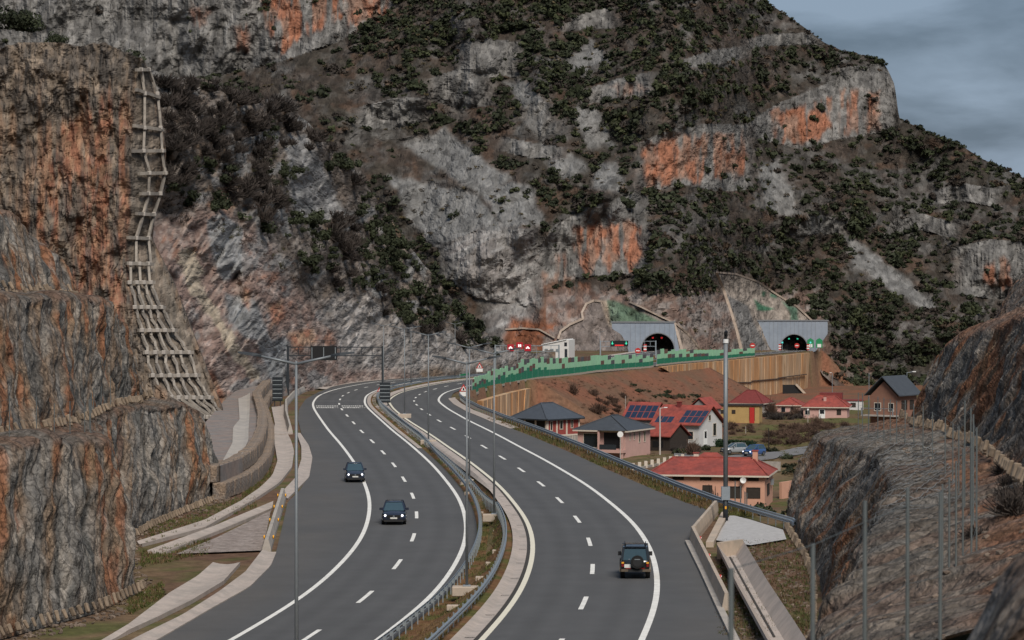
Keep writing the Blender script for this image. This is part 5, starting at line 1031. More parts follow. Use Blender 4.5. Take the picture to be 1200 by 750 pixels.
t, h, rf = house('low house with a dull red roof between the maroon-roofed house and the pale pink one', 938, 655, 475, -14, 5.6, 7, 'hip', 'wall_pink', 'roof_red', 1.7, .4, .45, [('f', 1.0, 2.4, -1.7, -.5, 'win'), ('f', 3.6, 4.6, -1.7, -.5, 'win')])
t, h, rf = house('pale pink house with a broad red hipped roof and a white double window', 993, 600, 477.3, -10, 9.6, 9.5, 'hip', 'wall_pink', 'roof_red', 2.4, .35, .5, [('f', 4.9, 6.1, -2.4, -.5, 'door'), ('f', 8.2, 9.2, -1.7, -.7, 'win'), ('f', 1.4, 2.2, -1.6, -.6, 'dark')]); chimney(rf, -5.0, 2.4, h + 1.6, 'wall_pink')
MB().box((-6.4, 5.5, h + 1.0), (-1.4, 8.5, h + 2.9)).build('upper_roof', 'roof_darkred', rf)
t, h, rf = house('brown-gabled house with a grey roof rising behind the rock cut', 1052, 372, 464.5, -36, 4.2, 5.6, 'gy', 'wall_brown', 'roof_slate', 2.0, over=.6, wins=[('f', .6, 1.3, -2.0, -1.0, 'win'), ('f', 2.6, 3.5, -2.0, -1.0, 'win'), ('r', 1.2, 2.6, -1.8, -.7, 'dark'), ('r', 3.6, 4.6, -1.8, -.7, 'dark')])
MB().box((-4.8, -1.6, h - 2.75), (.3, 0, h - 2.6)).build('balcony', 'concrete', t); MB().box((-4.8, -1.6, h - 1.7), (.3, -1.54, h - 1.62)).build('handrail', 'galv', t)
for x in (-4.7, -2.3, .1): MB().box((x - .06, -1.6, h - 2.6), (x + .06, -1.5, h - 1.7)).build('railing_post', 'galv', t)
# outbuilding roof strip and dark culvert mouth beside the long wall
house('low pale lean-to with a red roof strip beside the retaining wall', 1012, 700, 470, -4, 12, 5, 'flat', 'wall_white', 'roof_darkred', 0, over=.2, cat='shed', name='shed', wins=[('f', 2, 3.2, -1.5, -.5, 'dark')])
cv = W(928, 470, 905); t = thing('culvert', 'dark culvert mouth with a sloping pale wing wall at the foot of the tan wall', 'culvert', tuple(cv))
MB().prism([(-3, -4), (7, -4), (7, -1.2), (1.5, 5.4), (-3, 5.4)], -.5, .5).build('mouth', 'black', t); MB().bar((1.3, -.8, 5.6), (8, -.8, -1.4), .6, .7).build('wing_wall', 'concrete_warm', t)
# village lane, walls, poles
def flat_patch(name, m, px, zoff=.06, n=24):
    """quad strip laid on the ground between two pixel edges"""
    L, Rr = px; pts = []
    def hit(x, y):
        z = -26.0
        for _ in range(25):
            X, Y = U(x, y, z); z = .5 * z + .5 * float(zground(X, Y))
        return X, Y
    A = [hit(*p) for p in L]; B = [hit(*p) for p in Rr]; A = np.array(A); B = np.array(B); t = np.linspace(0, 1, n)
    ia = np.linspace(0, 1, len(A)); A = np.stack([np.interp(t, ia, A[:, k]) for k in (0, 1)], -1); B = np.stack([np.interp(t, ia, B[:, k]) for k in (0, 1)], -1); G = A[:, None] + (B - A)[:, None] * np.linspace(0, 1, 6)[None, :, None]
    Z = zground(G[..., 0], G[..., 1]) + zoff; return tag(obj(name, mesh_np(name, np.concatenate([G, Z[..., None]], -1), grid_faces(n, 6)), m), kind='structure')
mat('lane', (.17, .165, .165), .9, .12, 1.0, stretch='world')
flat_patch('lane', 'lane', ([(790,532),(850,536),(900,531),(930,526),(965,520)], [(790,540),(850,545),(905,539),(935,534),(970,527)]), .12)
def on_ground(px, py):
    z = -26.0
    for _ in range(30):
        X, Y = U(px, py, z); z = .5 * z + .5 * float(zground(X, Y))
    return X, Y, float(zground(X, Y))
def box_wall(name, label, cat, p, q, h, w, m):
    a = np.array(on_ground(*p)); b = np.array(on_ground(*q)); t = thing(name, label, cat, tuple(a)); d = b - a; nseg = max(2, int(np.hypot(d[0], d[1]) / 1.0))
    L = np.hypot(d[0], d[1]); MB().bar((0, 0, h / 2 - .1), (d[0], d[1], d[2] + h / 2 - .1), w, h + .3).build('wall', m, t); return t, a, d, L
box_wall('garden_wall', 'rough stone garden wall beside the lane behind the salmon house', 'wall', (884,551), (915,552), 1.2, .4, 'wall_stone'); box_wall('garden_wall', 'salmon plastered garden wall beyond the salmon house', 'wall', (915,585), (945,580), 2.0, .35, 'wall_salmon')
t, a, d, L = box_wall('balustrade', 'low balustrade with pale stub columns between the bungalow garden and the lane', 'balustrade', (742,552), (800,541), .35, .3, 'wall_stone')
for k in np.linspace(0, 1, 9): MB().box((d[0]*k-.22, d[1]*k-.22, d[2]*k-.1), (d[0]*k+.22, d[1]*k+.22, d[2]*k+1.05)).build('column', 'trim', t)
def pole(label, px, y0, y1, D=None, r=.1, m='wood_dark', arm=0, name='utility_pole', head=None):
    X, Y, z = on_ground(px, y1) if D is None else ((px - 600) / FPX * D, D, float(zground((px - 600) / FPX * D, D))); h = -(y0 - YH) / FPX * Y - z; t = thing(name, label, 'pole', (X, Y, z)); MB().tube((0, 0, -.2), (0, 0, h), r, r * .7, 8).build('shaft', m, t)
    if arm: MB().bar((0, 0, h - .1), (arm, 0, h + .05), .08, .08).build('arm', m, t); MB().box((min(arm, arm + .5), -.12, h - .0), (max(arm, arm + .5), .12, h + .12)).build('lamp_head', 'white', t)
    if head: MB().tube((0, -.06, h), (0, .06, h), head, n=14).build('dish', 'white', t)
mat('pole_pale', (.48, .44, .40), .8, .08)
pole('pale concrete pole with a curved lamp head beside the plank shed', 773.5, 478, 530, 405, .13, 'pole_pale', .6); pole('post with a round white dish before the bungalow porch', 727, 509, 532, 385, .06, 'pole_pale', head=.42); pole('leaning timber pole beside the village lane', 901, 502, 534, 425, .1); pole('white lamp post in front of the pale pink house', 947, 480, 494, 560, .07, 'pole_pale', head=.2)
pole('grey lamp pole standing behind the pale pink house', 975.5, 437, 470, 720, .1, 'galv_dull', -.7); pole('tall slim grey pole left of the brown-gabled house', 1018.5, 437, 470, 380, .07, 'galv_dull'); pole('twin-head lamp on a pole above the brown-gabled house', 1063, 436, 465, 400, .07, 'galv_dull', .8); pole('thin bare pole on the brown embankment below the noise barrier', 733, 464, 492, 470, .05, 'pole_pale'); pole('thin pale stake among the yellow grass beside the shed', 874, 500, 512, 500, .05, 'pole_pale')
# ------------------------------------------------------------------ vehicles
def carpaint(n, c): mat(n, c, .25, .05, 1.0, spec=.6, coat=.6)
carpaint('paint_navy', (.012, .016, .032)); carpaint('paint_slate', (.020, .026, .042)); carpaint('paint_black', (.010, .012, .014)); carpaint('paint_blue', (.03, .08, .22)); carpaint('paint_silver', (.25, .26, .27))
mat('windscreen', (.035, .065, .082), .08, .1, spec=.8); mat('tyre', (.012, .012, .012), .85, .1); mat('rim', (.22, .22, .23), .4, .1, metal=.7); mat('tail_red', (.17, .012, .012), .3, .1); mat('tan_fender', (.11, .085, .06), .5, .1); mat('plate_white', (.62, .62, .58), .5, .05); mat('plastic', (.02, .02, .021), .7, .1)
def body_loft(sections, name, m, t, smooth=True):
    """sections: (x, z_bottom, z_top, half_bottom, half_mid, half_top); rounded box ring at each"""
    V = []; k = 12
    for x, z0, z1, hb, hm, ht in sections:
        zm = z0 + (z1 - z0) * .5; ring = [(-hb * .9, z0), (hb * .9, z0), (hb, z0 + .08), (hm, z0 + (z1 - z0) * .3), (hm, zm + (z1 - z0) * .15), (ht, z1 - .07), (ht * .9, z1)]
        ring = ring[:7] + [(-ht * .9, z1), (-ht, z1 - .07), (-hm, zm + (z1 - z0) * .15), (-hm, z0 + (z1 - z0) * .3), (-hb, z0 + .08)]
        V += [(x, y, z) for y, z in ring]
    n = len(sections); F = [(i * k + j, i * k + (j + 1) % k, (i + 1) * k + (j + 1) % k, (i + 1) * k + j) for i in range(n - 1) for j in range(k)] + [tuple(range(k)), tuple(range((n - 1) * k, n * k))[::-1]]
    mb = MB(); mb.add(V, F); return mb.build(name, m, t, smooth)
def wheels(t, xs, hw, r, w=.24):
    for x in xs:
        for s in (-1, 1):
            g = bpy.data.objects.new('wheel', MB().tube((0, -w / 2, 0), (0, w / 2, 0), r, n=20).mesh('wheel')); g.data.materials.append(M['tyre']); g.location = (x, s * hw, r); link(g, t)
            MB().tube((0, s * (w / 2 - .01), 0), (0, s * (w / 2 + .015), 0), r * .62, n=14).build('rim', 'rim', g)
def car(label, X, Y, zr, heading, kind, paint, lights=True):
    t = thing('car', label, 'car', (X, Y, zr + .012), heading)
    if kind == 'suv': L, Wd, H, hood, belt = 4.4, 1.82, 1.60, .98, 1.02
    elif kind == 'hatch': L, Wd, H, hood, belt = 4.1, 1.72, 1.62, .98, 1.02
    hw = Wd / 2; f = L / 2
    body_loft([(-f, .42, .85, hw * .80, hw * .84, hw * .78), (-f + .12, .30, belt, hw * .92, hw * .95, hw * .88), (-f + .7, .22, belt + .02, hw * .97, hw, hw * .93), (0, .20, belt, hw * .97, hw, hw * .93), (f - 1.25, .20, belt - .01, hw * .97, hw, hw * .92), (f - 1.0, .20, hood + .0, hw * .97, hw, hw * .90), (f - .35, .22, hood - .12, hw * .95, hw * .98, hw * .84), (f - .08, .28, hood - .26, hw * .88, hw * .92, hw * .76), (f, .34, .66, hw * .76, hw * .80, hw * .66)], 'body', paint, t)
    # glasshouse
    def gh(z, xr, xf, h): return [(xr, -h, z), (xf, -h, z), (xf, h, z), (xr, h, z)]
    lo = gh(belt - .02, -f + .28, f - 1.0, hw * .90); hi = gh(H - .06, -f + .62, f - 1.95, hw * .70); mb = MB(); mb.add(lo + hi, [(0, 1, 5, 4), (1, 2, 6, 5), (2, 3, 7, 6), (3, 0, 4, 7), (4, 5, 6, 7)]); g = mb.build('windows', 'windscreen', t)
    body_loft([(-f + .5, H - .09, H - .05, hw * .70, hw * .70, hw * .66), (-f + .75, H - .10, H - .0, hw * .72, hw * .72, hw * .64), (0, H - .09, H + .0, hw * .72, hw * .72, hw * .64), (f - 2.0, H - .10, H - .04, hw * .71, hw * .71, hw * .64)], 'roof', paint, t)
    for s in (-1, 1):
        for (xa, xb) in ((f - 1.0, f - 1.95), (-f + .28, -f + .62)): MB().bar((xa, s * hw * .90, belt - .02), (xb, s * hw * .70, H - .05), .09, .09).build('pillar', paint, t)
        MB().bar((.1, s * hw * .91, belt), (0, s * hw * .71, H - .06), .07, .10).build('pillar', paint, t)
        m_ = MB().box((f - 1.62, min(s * hw * .93, s * (hw + .20)), belt - .02), (f - 1.45, max(s * hw * .93, s * (hw + .20)), belt + .16)).build('mirror', paint, t)
        hl = MB(); hl.add([(f - .42, s * hw * .90, hood - .26), (f - .05, s * hw * .50, hood - .36), (f - .05, s * hw * .50, hood - .22), (f - .42, s * hw * .90, hood - .10), (f - .30, s * hw * .99, hood - .26), (f + .02, s * hw * .52, hood - .36), (f + .01, s * hw * .52, hood - .22), (f - .32, s * hw * .97, hood - .12)], [(4, 5, 6, 7), (0, 4, 7, 3), (1, 2, 6, 5), (3, 7, 6, 2), (0, 1, 5, 4)]); h_ = hl.build('headlight', 'dark_glass', t)
        if lights: MB().tube((f - .12, s * hw * .70, hood - .27), (f - .0, s * hw * .71, hood - .27), .085, n=10).build('lamp', 'headlight', h_)
        MB().box((-f - .01, min(s * hw * .55, s * hw * .83), .78), (-f + .1, max(s * hw * .55, s * hw * .83), .95)).build('taillight', 'tail_red', t)
    g2 = MB().prism([(-.48, .52), (.48, .52), (.56, .66), (.42, .74), (-.42, .74), (-.56, .66)], -.02, .02).build('grille', 'black', t); g2.location = (f + .0, 0, 0); g2.rotation_euler = (0, 0, R(90))
    MB().box((f - .04, -.72, .24), (f + .03, .72, .40)).build('bumper', 'plastic', t); MB().box((f + .01, -.26, .46), (f + .045, .26, .57)).build('number_plate', 'plate_white', t)
    MB().box((f + .02, -.06, .63), (f + .035, .06, .70)).build('badge', 'galv', t)
    wheels(t, (-f + .82, f - .86), hw - .11, .335); return t
def heading(fn, Y, toward): s_ = float(slope_of(fn, Y)); return math.atan2(-1, -s_) if toward else math.atan2(1, s_)
Y = 207.5; X = (461.8 - 600) / FPX * Y; car('dark blue crossover with lit headlights in the right-hand lane of the left carriageway', X, Y, float(zroad(X, Y)), heading(XL, Y, True), 'suv', 'paint_navy')
Y = 248.0; X = (415.5 - 600) / FPX * Y; car('dark slate hatchback with bright headlights riding over the shoulder line', X, Y, float(zroad(X, Y)), heading(XL, Y, True), 'hatch', 'paint_slate')
# off-roader seen from behind
Y = 158.0; X = (744.5 - 600) / FPX * Y; t = thing('off_road_car', 'black boxy off-road car with a rear spare wheel driving away', 'car', (X, Y, float(zroad(X, Y)) + .012), heading(XR, Y, False))
body_loft([(-2.1, .50, 1.06, .74, .78, .76), (-2.02, .46, 1.10, .78, .82, .79), (0, .44, 1.10, .79, .83, .79), (1.0, .44, 1.10, .79, .83, .79), (1.2, .44, 1.06, .78, .82, .74), (1.95, .48, 1.02, .76, .80, .70), (2.05, .52, .95, .70, .74, .66)], 'body', 'paint_black', t)
mb = MB(); mb.add([(-2.04, -.77, 1.08), (1.0, -.77, 1.08), (1.0, .77, 1.08), (-2.04, .77, 1.08), (-1.93, -.67, 1.78), (.55, -.67, 1.78), (.55, .67, 1.78), (-1.93, .67, 1.78)], [(0, 1, 5, 4), (1, 2, 6, 5), (2, 3, 7, 6), (3, 0, 4, 7), (4, 5, 6, 7)]); mb.build('windows', 'windscreen', t)
body_loft([(-1.97, 1.74, 1.82, .70, .70, .66), (-1.8, 1.74, 1.87, .71, .71, .65), (.3, 1.74, 1.87, .71, .71, .65), (.62, 1.73, 1.80, .70, .70, .66)], 'roof', 'paint_black', t)
for s in (-1, 1):
    for xa, xb in ((-2.05, -1.94), (1.0, .57)): MB().bar((xa, s * .76, 1.07), (xb, s * .67, 1.78), .12, .14).build('pillar', 'paint_black', t)
    MB().bar((-.4, s * .765, 1.07), (-.4, s * .675, 1.78), .12, .10).build('pillar', 'paint_black', t); MB().bar((-1.8, s * .60, 1.93), (.3, s * .60, 1.93), .05, .05).build('roof_rail', 'black', t)
    for x in (-1.7, -.7, .2): MB().box((x - .03, s * .6 - .02, 1.85), (x + .03, s * .6 + .02, 1.93)).build('rail_foot', 'black', t)
    MB().box((.5, min(s * .8, s * 1.0), 1.10), (.62, max(s * .8, s * 1.0), 1.34)).build('mirror', 'plastic', t); l_ = MB().box((-2.14, min(s * .64, s * .78), .72), (-2.06, max(s * .64, s * .78), 1.0)).build('taillight', 'tail_red', t); MB().box((-2.15, min(s * .64, s * .78), .90), (-2.135, max(s * .64, s * .78), .99)).build('indicator', 'orange', l_)
    for x in (-1.35, 1.25):
        n = 12; mb = MB(); a = np.linspace(0, math.pi, n); mb.add([(x + .50 * math.cos(q), s * y, .40 + .50 * math.sin(q)) for y in (.78, .90) for q in a] + [(x + .43 * math.cos(q), s * y, .40 + .43 * math.sin(q)) for y in (.78, .90) for q in a], [(i, i + 1, n + i + 1, n + i) for i in range(n - 1)] + [(n + i, n + i + 1, 3 * n + i + 1, 3 * n + i) for i in range(n - 1)]); mb.build('fender_flare', 'tan_fender', t)
    MB().box((-2.2, min(s * .4, s * .8), .44), (-2.05, max(s * .4, s * .8), .58)).build('bumper_end', 'tan_fender', t)
MB().box((-2.2, -.42, .42), (-2.04, .42, .58)).build('bumper', 'plastic', t); MB().box((-2.155, .25, .66), (-2.12, .62, .86)).build('number_plate', 'plate_white', t); MB().box((-2.2, -.55, .60), (-2.16, -.25, .66)).build('bumper_reflector', 'tail_red', t); MB().box((-2.2, .25, .60), (-2.16, .55, .66)).build('bumper_reflector', 'tail_red', t)
sw = MB().tube((-2.36, -.12, 1.0), (-2.10, -.12, 1.0), .37, n=22).build('spare_wheel', 'tyre', t); MB().tube((-2.38, -.12, 1.0), (-2.355, -.12, 1.0), .26, n=16).build('wheel_cover', 'plastic', sw); MB().box((-2.39, -.28, 1.14), (-2.377, .04, 1.18)).build('cover_lettering', 'galv_dull', sw)
MB().box((-2.06, .32, .98), (-2.03, .60, 1.02)).build('door_badge', 'galv', t); MB().box((-2.1, .15, 1.12), (-2.06, .22, 1.16)).build('door_hinge', 'galv', t); MB().box((-2.1, .32, 1.12), (-2.06, .38, 1.16)).build('door_hinge', 'galv', t)
wheels(t, (-1.35, 1.25), .72, .40, .26)
# parked cars by the lane
for px, py, k, paint, rz, lb, lt in ((861, 533, 'hatch', 'paint_silver', 200, 'grey parked hatchback half hidden behind the camera mast on the village lane', False), (884, 535.5, 'hatch', 'paint_blue', 232, 'blue car with lit headlights on the village lane', True)):
    X, Y, z = on_ground(px, py); car(lb, X, Y, z + .15, R(rz), k, paint, lt)
# ------------------------------------------------------------------ concrete grid anchored to the cliff edge
rows_g = [(82,160,176),(110,160,187),(150,157,191),(177,154,193),(203,163,196),(227,165,190),(251,160,182),(279,150,176),(309,148,179),(331,148,181),(360,154,193),(387,162,207),(413,167,226),(440,174,234),(466,187,249),(489,231,266)]
nvert = [2, 2, 2, 2, 2, 2, 2, 2, 3, 4, 5, 5, 6, 6, 7, 8]; rb = random.Random(4)
gb = tower_at(250, 489, 0); grid_t = thing('anchored_grid', 'tall lattice of concrete beams anchored down the edge of the orange cliff', 'concrete grid', tuple(gb)); gb = np.array(gb)
def polybar(name, pts, w, h, m):
    mb = MB()
    for a, b in zip(pts, pts[1:]): mb.bar(a, b, w, h)
    return mb.build(name, m, grid_t)
for i, (y, x0, x1) in enumerate(rows_g):
    tilt = {1: 9, 2: 5}.get(i, rb.uniform(-1, 2)); q = np.linspace(0, 1, 6); pts = [Vector(tower_at(x0 + (x1 - x0) * s, y - tilt * .5 + tilt * s, .75) - gb) for s in q]; polybar('cross_beam', pts, .42, .40, 'grid_beam')
for i in range(len(rows_g) - 1):
    (ya, a0, a1), (yb_, b0, b1) = rows_g[i], rows_g[i + 1]; n = nvert[i]; n2 = nvert[i + 1]
    for k in range(n):
        u = (k + .5) / n if n > 2 else (.38, .93)[k]; v = u if n2 == n else u; j = rb.uniform(-.05, .05)
        xa = a0 + (a1 - a0) * u; xb = b0 + (b1 - b0) * v; pts = [Vector(tower_at(xa + (xb - xa) * s + (2.0 * math.sin(math.pi * s) * rb.uniform(-1, 1) if n > 3 else 0), ya + (yb_ - ya) * s, .62) - gb) for s in np.linspace(0, 1, 5)]; polybar('rib_beam', pts, .30, .32, 'grid_beam')
hd = bevel_box('anchor_head', .5, .45, .5, .06); hd.materials.append(M['concrete'])
for i, (y, x0, x1) in enumerate(rows_g):
    n = nvert[i]
    for k in range(n):
        u = (k + .5) / n if n > 2 else (.38, .93)[k]; o = bpy.data.objects.new('anchor_head', hd); o.location = Vector(tower_at(x0 + (x1 - x0) * u, y, .95) - gb); link(o, grid_t)
# ------------------------------------------------------------------ anchor stubs along the feet of the cuts, as pieces of the cuts
stub = [bevel_box('anchor_stub', .20, .18, .55, .05, .04, k) for k in range(3)]
mat('stub', (.215, .165, .12), .95, .3, 2.0, randobj=.25)
for m_ in stub: m_.materials.append(M['stub'])
def stubs(par, P, row, y0, y1, step, du, shift, ztop, side):
    k = int(step / du)
    for i in range(0, P.shape[0], k):
        p = P[i, row]
        if not (y0 < p[1] < y1): continue
        o = bpy.data.objects.new('anchor_stub', rb.choice(stub)); o.location = (p[0] + shift[0], p[1] + shift[1], p[2] + ztop); o.rotation_euler = (rb.uniform(-.2, .2), side * .35 + rb.uniform(-.12, .12), rb.uniform(-.4, .4)); s_ = rb.uniform(.8, 1.25); o.scale = (s_, s_, rb.uniform(.8, 1.2)); link(o, par)
stubs(left_cut, LP, 2, 136, 164, 1.0, .19, (.35, -.1), .30, -1); stubs(left_cut, LP, 2, 186, 236, 1.05, .19, (.35, -.1), .30, -1); stubs(left_cut, LP, 62 + 18, 140, 228, 1.1, .19, (.45, -.1), .28, -1); stubs(left_cut, LP, 62 + 18 + 56 + 14, 150, 214, 1.15, .19, (.45, -.1), .28, -1)
stubs(right_cut, RP, 2, 120, 196, 1.0, .22, (-.4, -.1), .30, 1); stubs(right_cut, RP, 58 + 40, 96, 214, 1.0, .22, (-.5, -.15), .30, 1)
# ------------------------------------------------------------------ fences
mat('fence_steel', (.13, .145, .145), .6, .15, 2.0, metal=.3)
def fence(label, feet, h, r, wires=4, m='fence_steel', group=None):
    b = np.array(feet[0]); t = thing('wire_fence', label, 'fence', tuple(b))
    for p in feet:
        q = np.array(p) - b; hh = h * rb.uniform(.95, 1.05); MB().tube((q[0], q[1], q[2] - .3), (q[0], q[1], q[2] + hh), r, n=7).build('post', m, t)
    for k in range(wires):
        z = h * (.15 + .8 * k / max(wires - 1, 1)); mb = MB()
        for p, q in zip(feet, feet[1:]): mb.bar(np.array(p) - b + [0, 0, z], np.array(q) - b + [0, 0, z], .008, .008)
        mb.build('wire', m, t)
    return t
fence('near steel wire fence on the berm below the viewpoint', [W(x, 0, D) * [1, 1, 0] + [0, 0, z] for x, D, z in ((857, 27, -5.45), (953, 30, -5.5), (1014, 34, -5.6), (1064, 38, -5.72), (1102.5, 41.5, -6.0))], 2.74, .028, 3)
rowc = lambda i: (i,)
def near_idx(P, row, Y): return int(np.argmin(np.abs(P[:, row, 1] - Y)))
def follow(P, row, Ys, dx=0, dz=0): return [tuple(P[near_idx(P, row, y), row] + [dx, 0, dz]) for y in Ys]
fence('steel wire fence along the right bench above the lower rock face', [tuple(W(px, py, D)) for px, py, D in ((1006,504,196),(1011,505,192),(1018,508,187),(1029,511,181),(1036,513,176),(1043.5,515,171),(1051,518,166),(1061,523,160),(1071,528,153),(1082,534,146),(1093,541,139),(1108,551,131),(1117,560,124),(1124,570,117),(1131,582,110))], 2.6, .03, 4)
fence('cluster of taller fence posts where the right bench meets the soil slope', [tuple(W(px, py, D)) for px, py, D in ((1131,585,104),(1138,600,96),(1141,618,90),(1145,638,84),(1139,660,80),(1129,675,78),(1121,690,77),(1113,705,76.5),(1105,720,76))], 3.6, .03, 4)
fence('thin wire fence on the lower bench of the left rock cut', follow(LP, 62 + 4, [141, 144.5, 148, 151.5, 155, 158.5, 162, 165.5, 168.5], -.4, -.1), 2.3, .028, 4)
fence('thin wire fence at the back of the left lower bench beneath the rusty face', follow(LP, 62 + 6, [178, 182, 186, 190, 194, 198, 202], -.3, -.1), 2.3, .028, 4)
fence('rockfall fence along the foot of the hillside behind the far kerb', [(float(left_edge(y)) - 3.0, y, float(ZL(y)) - .1) for y in np.arange(452, 600, 6.0)], 2.4, .06, 3)
fence('short garden fence posts beside the salmon house', [(U(x, y, -17.5)[0] + 1.5, 226 + i * 3, float(zground(U(x, y, -17.5)[0] + 1.5, 226 + i * 3))) for i, (x, y) in enumerate(((862,600),(878,605),(893,610),(905,615)))], 3.2, .05, 2)
# ------------------------------------------------------------------ wire net draped over the right crest
r0 = 58
NR = normals(RP); NR = NR * np.sign((NR * np.array((-1, -.4, .6))).sum(-1).mean()); nV, nF = [], []
ys_ = RP[:, r0, 1]; ia, ib = int(np.argmin(np.abs(ys_ - 112))), int(np.argmin(np.abs(ys_ - 212)))
def wire(i, j, i2, j2, w):
    a = RP[i, j] + NR[i, j] * .10; b = RP[i2, j2] + NR[i2, j2] * .10; d = b - a; c = np.cross(d, NR[i, j]); c = c / (np.linalg.norm(c) + 1e-9) * w / 2; n = len(nV); nV.extend([a - c, a + c, b + c, b - c]); nF.append((n, n + 1, n + 2, n + 3))
for i in range(ia, ib, 4):
    for j in range(4, r0 + 22):
        for sgn in (1, -1):
            q = i + sgn * j // 2; q2 = i + sgn * (j + 1) // 2
            if ia < q < ib and ia < q2 < ib: wire(q, j, q2, j + 1, .034 if j > r0 - 14 and ys_[q] < 165 else .022)
mat('net', (.20, .205, .20), .6, .2, metal=.3)
tag(obj('wire_net', mesh_np('wire_net', np.array(nV), np.array(nF)), 'net'), 'diamond wire net draped over the lower right rock face', 'wire net')
# ------------------------------------------------------------------ vegetation
def clump(n, seed, lobes=5, size=.42, flat=.8):
    """leaf clump of unit radius: random leaf quads gathered on a few lobes; returns V (n*4,3), F"""
    r = np.random.RandomState(seed); cen = r.normal(0, .42, (lobes, 3)); cen[:, 2] = np.abs(cen[:, 2]) * .75 + .28; rad = r.uniform(.32, .6, lobes)
    k = r.randint(0, lobes, n); d = r.normal(0, 1, (n, 3)); d /= np.linalg.norm(d, axis=1, keepdims=True); p = cen[k] + d * (rad[k] * r.uniform(.45, 1.08, n) ** .5)[:, None]; p[:, 2] = np.maximum(p[:, 2] * flat, .02)
    a = r.normal(0, 1, (n, 3)); a = a - d * (a * d).sum(1, keepdims=True) * .7; a /= np.linalg.norm(a, axis=1, keepdims=True); b = np.cross(d + .5 * r.normal(0, 1, (n, 3)), a); b /= np.linalg.norm(b, axis=1, keepdims=True)
    s = (size * r.uniform(.5, 1.1, n))[:, None]; V = np.stack([p - a * s, p - b * s * .55, p + a * s, p + b * s * .55], 1).reshape(-1, 3); F = np.arange(n * 4).reshape(n, 4); return V, F
def twigs(n, seed):
    r = np.random.RandomState(seed); d = r.normal(0, 1, (n, 3)); d[:, 2] = np.abs(d[:, 2]) * 1.1 + .15; d /= np.linalg.norm(d, axis=1, keepdims=True); st = r.normal(0, .28, (n, 3)); st[:, 2] = np.abs(st[:, 2]) * .6
    L = r.uniform(.35, .95, n)[:, None]; e = st + d * L; w = np.cross(d, r.normal(0, 1, (n, 3))); w /= np.linalg.norm(w, axis=1, keepdims=True); w = w * r.uniform(.018, .055, n)[:, None]
    V = np.stack([st - w * .6, st + w * .6, e + w * .25 + d * .05, e - w], 1).reshape(-1, 3); return V, np.arange(n * 4).reshape(n, 4)
PROTO = [clump(80, k, 6, .38) for k in range(6)]; PROTOB = [clump(300, 50 + k, 9, .22) for k in range(5)]; PROTOT = [twigs(340, 80 + k) for k in range(5)]
def mk(lst, nm, m):
    o = []
    for V, F in lst: me = mesh_np(nm, V, F); me.materials.append(M[m]); o.append(me)
    return o
meB, meT, meS, meE = mk(PROTOB, 'shrub', 'leaf_one'), mk(PROTOT, 'bare_shrub', 'twig_one'), mk(PROTO, 'shrub', 'leaf_one'), mk(PROTOT, 'bare_shrub', 'twig_brown')
rv = random.Random(21); nv_ = np.random.RandomState(9)
def place(me, nm, label, cat, group, p, s, sz=None, sink=.15):
    o = bpy.data.objects.new(nm, me); o.location = (p[0], p[1], p[2] - s * sink); o.scale = (s * rv.uniform(.85, 1.2), s * rv.uniform(.85, 1.2), (sz or s) * rv.uniform(.8, 1.15)); o.rotation_euler = (0, 0, rv.uniform(0, 6.3)); link(o); return tag(o, label, cat, group)
# hillside shrubs
ridge_y = lambda x: float(HS.ys[int(np.clip((x - HS.px[0]) / 1.5, 0, len(HS.px) - 1))])
cnt = [0, 0]; tries = 0
while (cnt[0] < 215 or cnt[1] < 165) and tries < 30000:
    tries += 1; x = rv.uniform(190, 592); y = rv.uniform(84, 428)
    if y < ridge_y(x) + 1: continue
    low_y = np.interp(x, [190, 240, 300, 340, 380, 420, 470, 520, 580], [235, 238, 262, 300, 330, 345, 385, 405, 418])
    if y > low_y + 6 * math.sin(x * .21): continue
    if inpoly(np.array([x]), np.array([y]), [(330,158),(364,158),(404,245),(386,264),(338,240)])[0] and rv.random() < .85: continue
    green = float(fbm(np.array([x / 40.]), np.array([y / 40.]), 0, 301, 3)[0]); diag = (x - 190) * .9 - (y - 120); 
    g = green + (.25 if (x > 330 and y > 200) or (x < 300 and y > 190) else -.12)
    p = HS.at(x, y); s = rv.uniform(.75, 1.9) * np.interp(x, [200, 560], [.95, 1.3])
    if g > .06 and cnt[0] < 215: cnt[0] += 1; place(rv.choice(meB), 'evergreen_shrub', 'dark evergreen shrub on the steep hillside above the left carriageway', 'shrub', 'evergreen shrubs on the near hillside', p, s)
    elif g <= .12 and cnt[1] < 165: cnt[1] += 1; place(rv.choice(meT), 'bare_shrub', 'leafless grey-brown shrub on the steep hillside above the left carriageway', 'shrub', 'bare shrubs on the near hillside', p, s * 1.35)
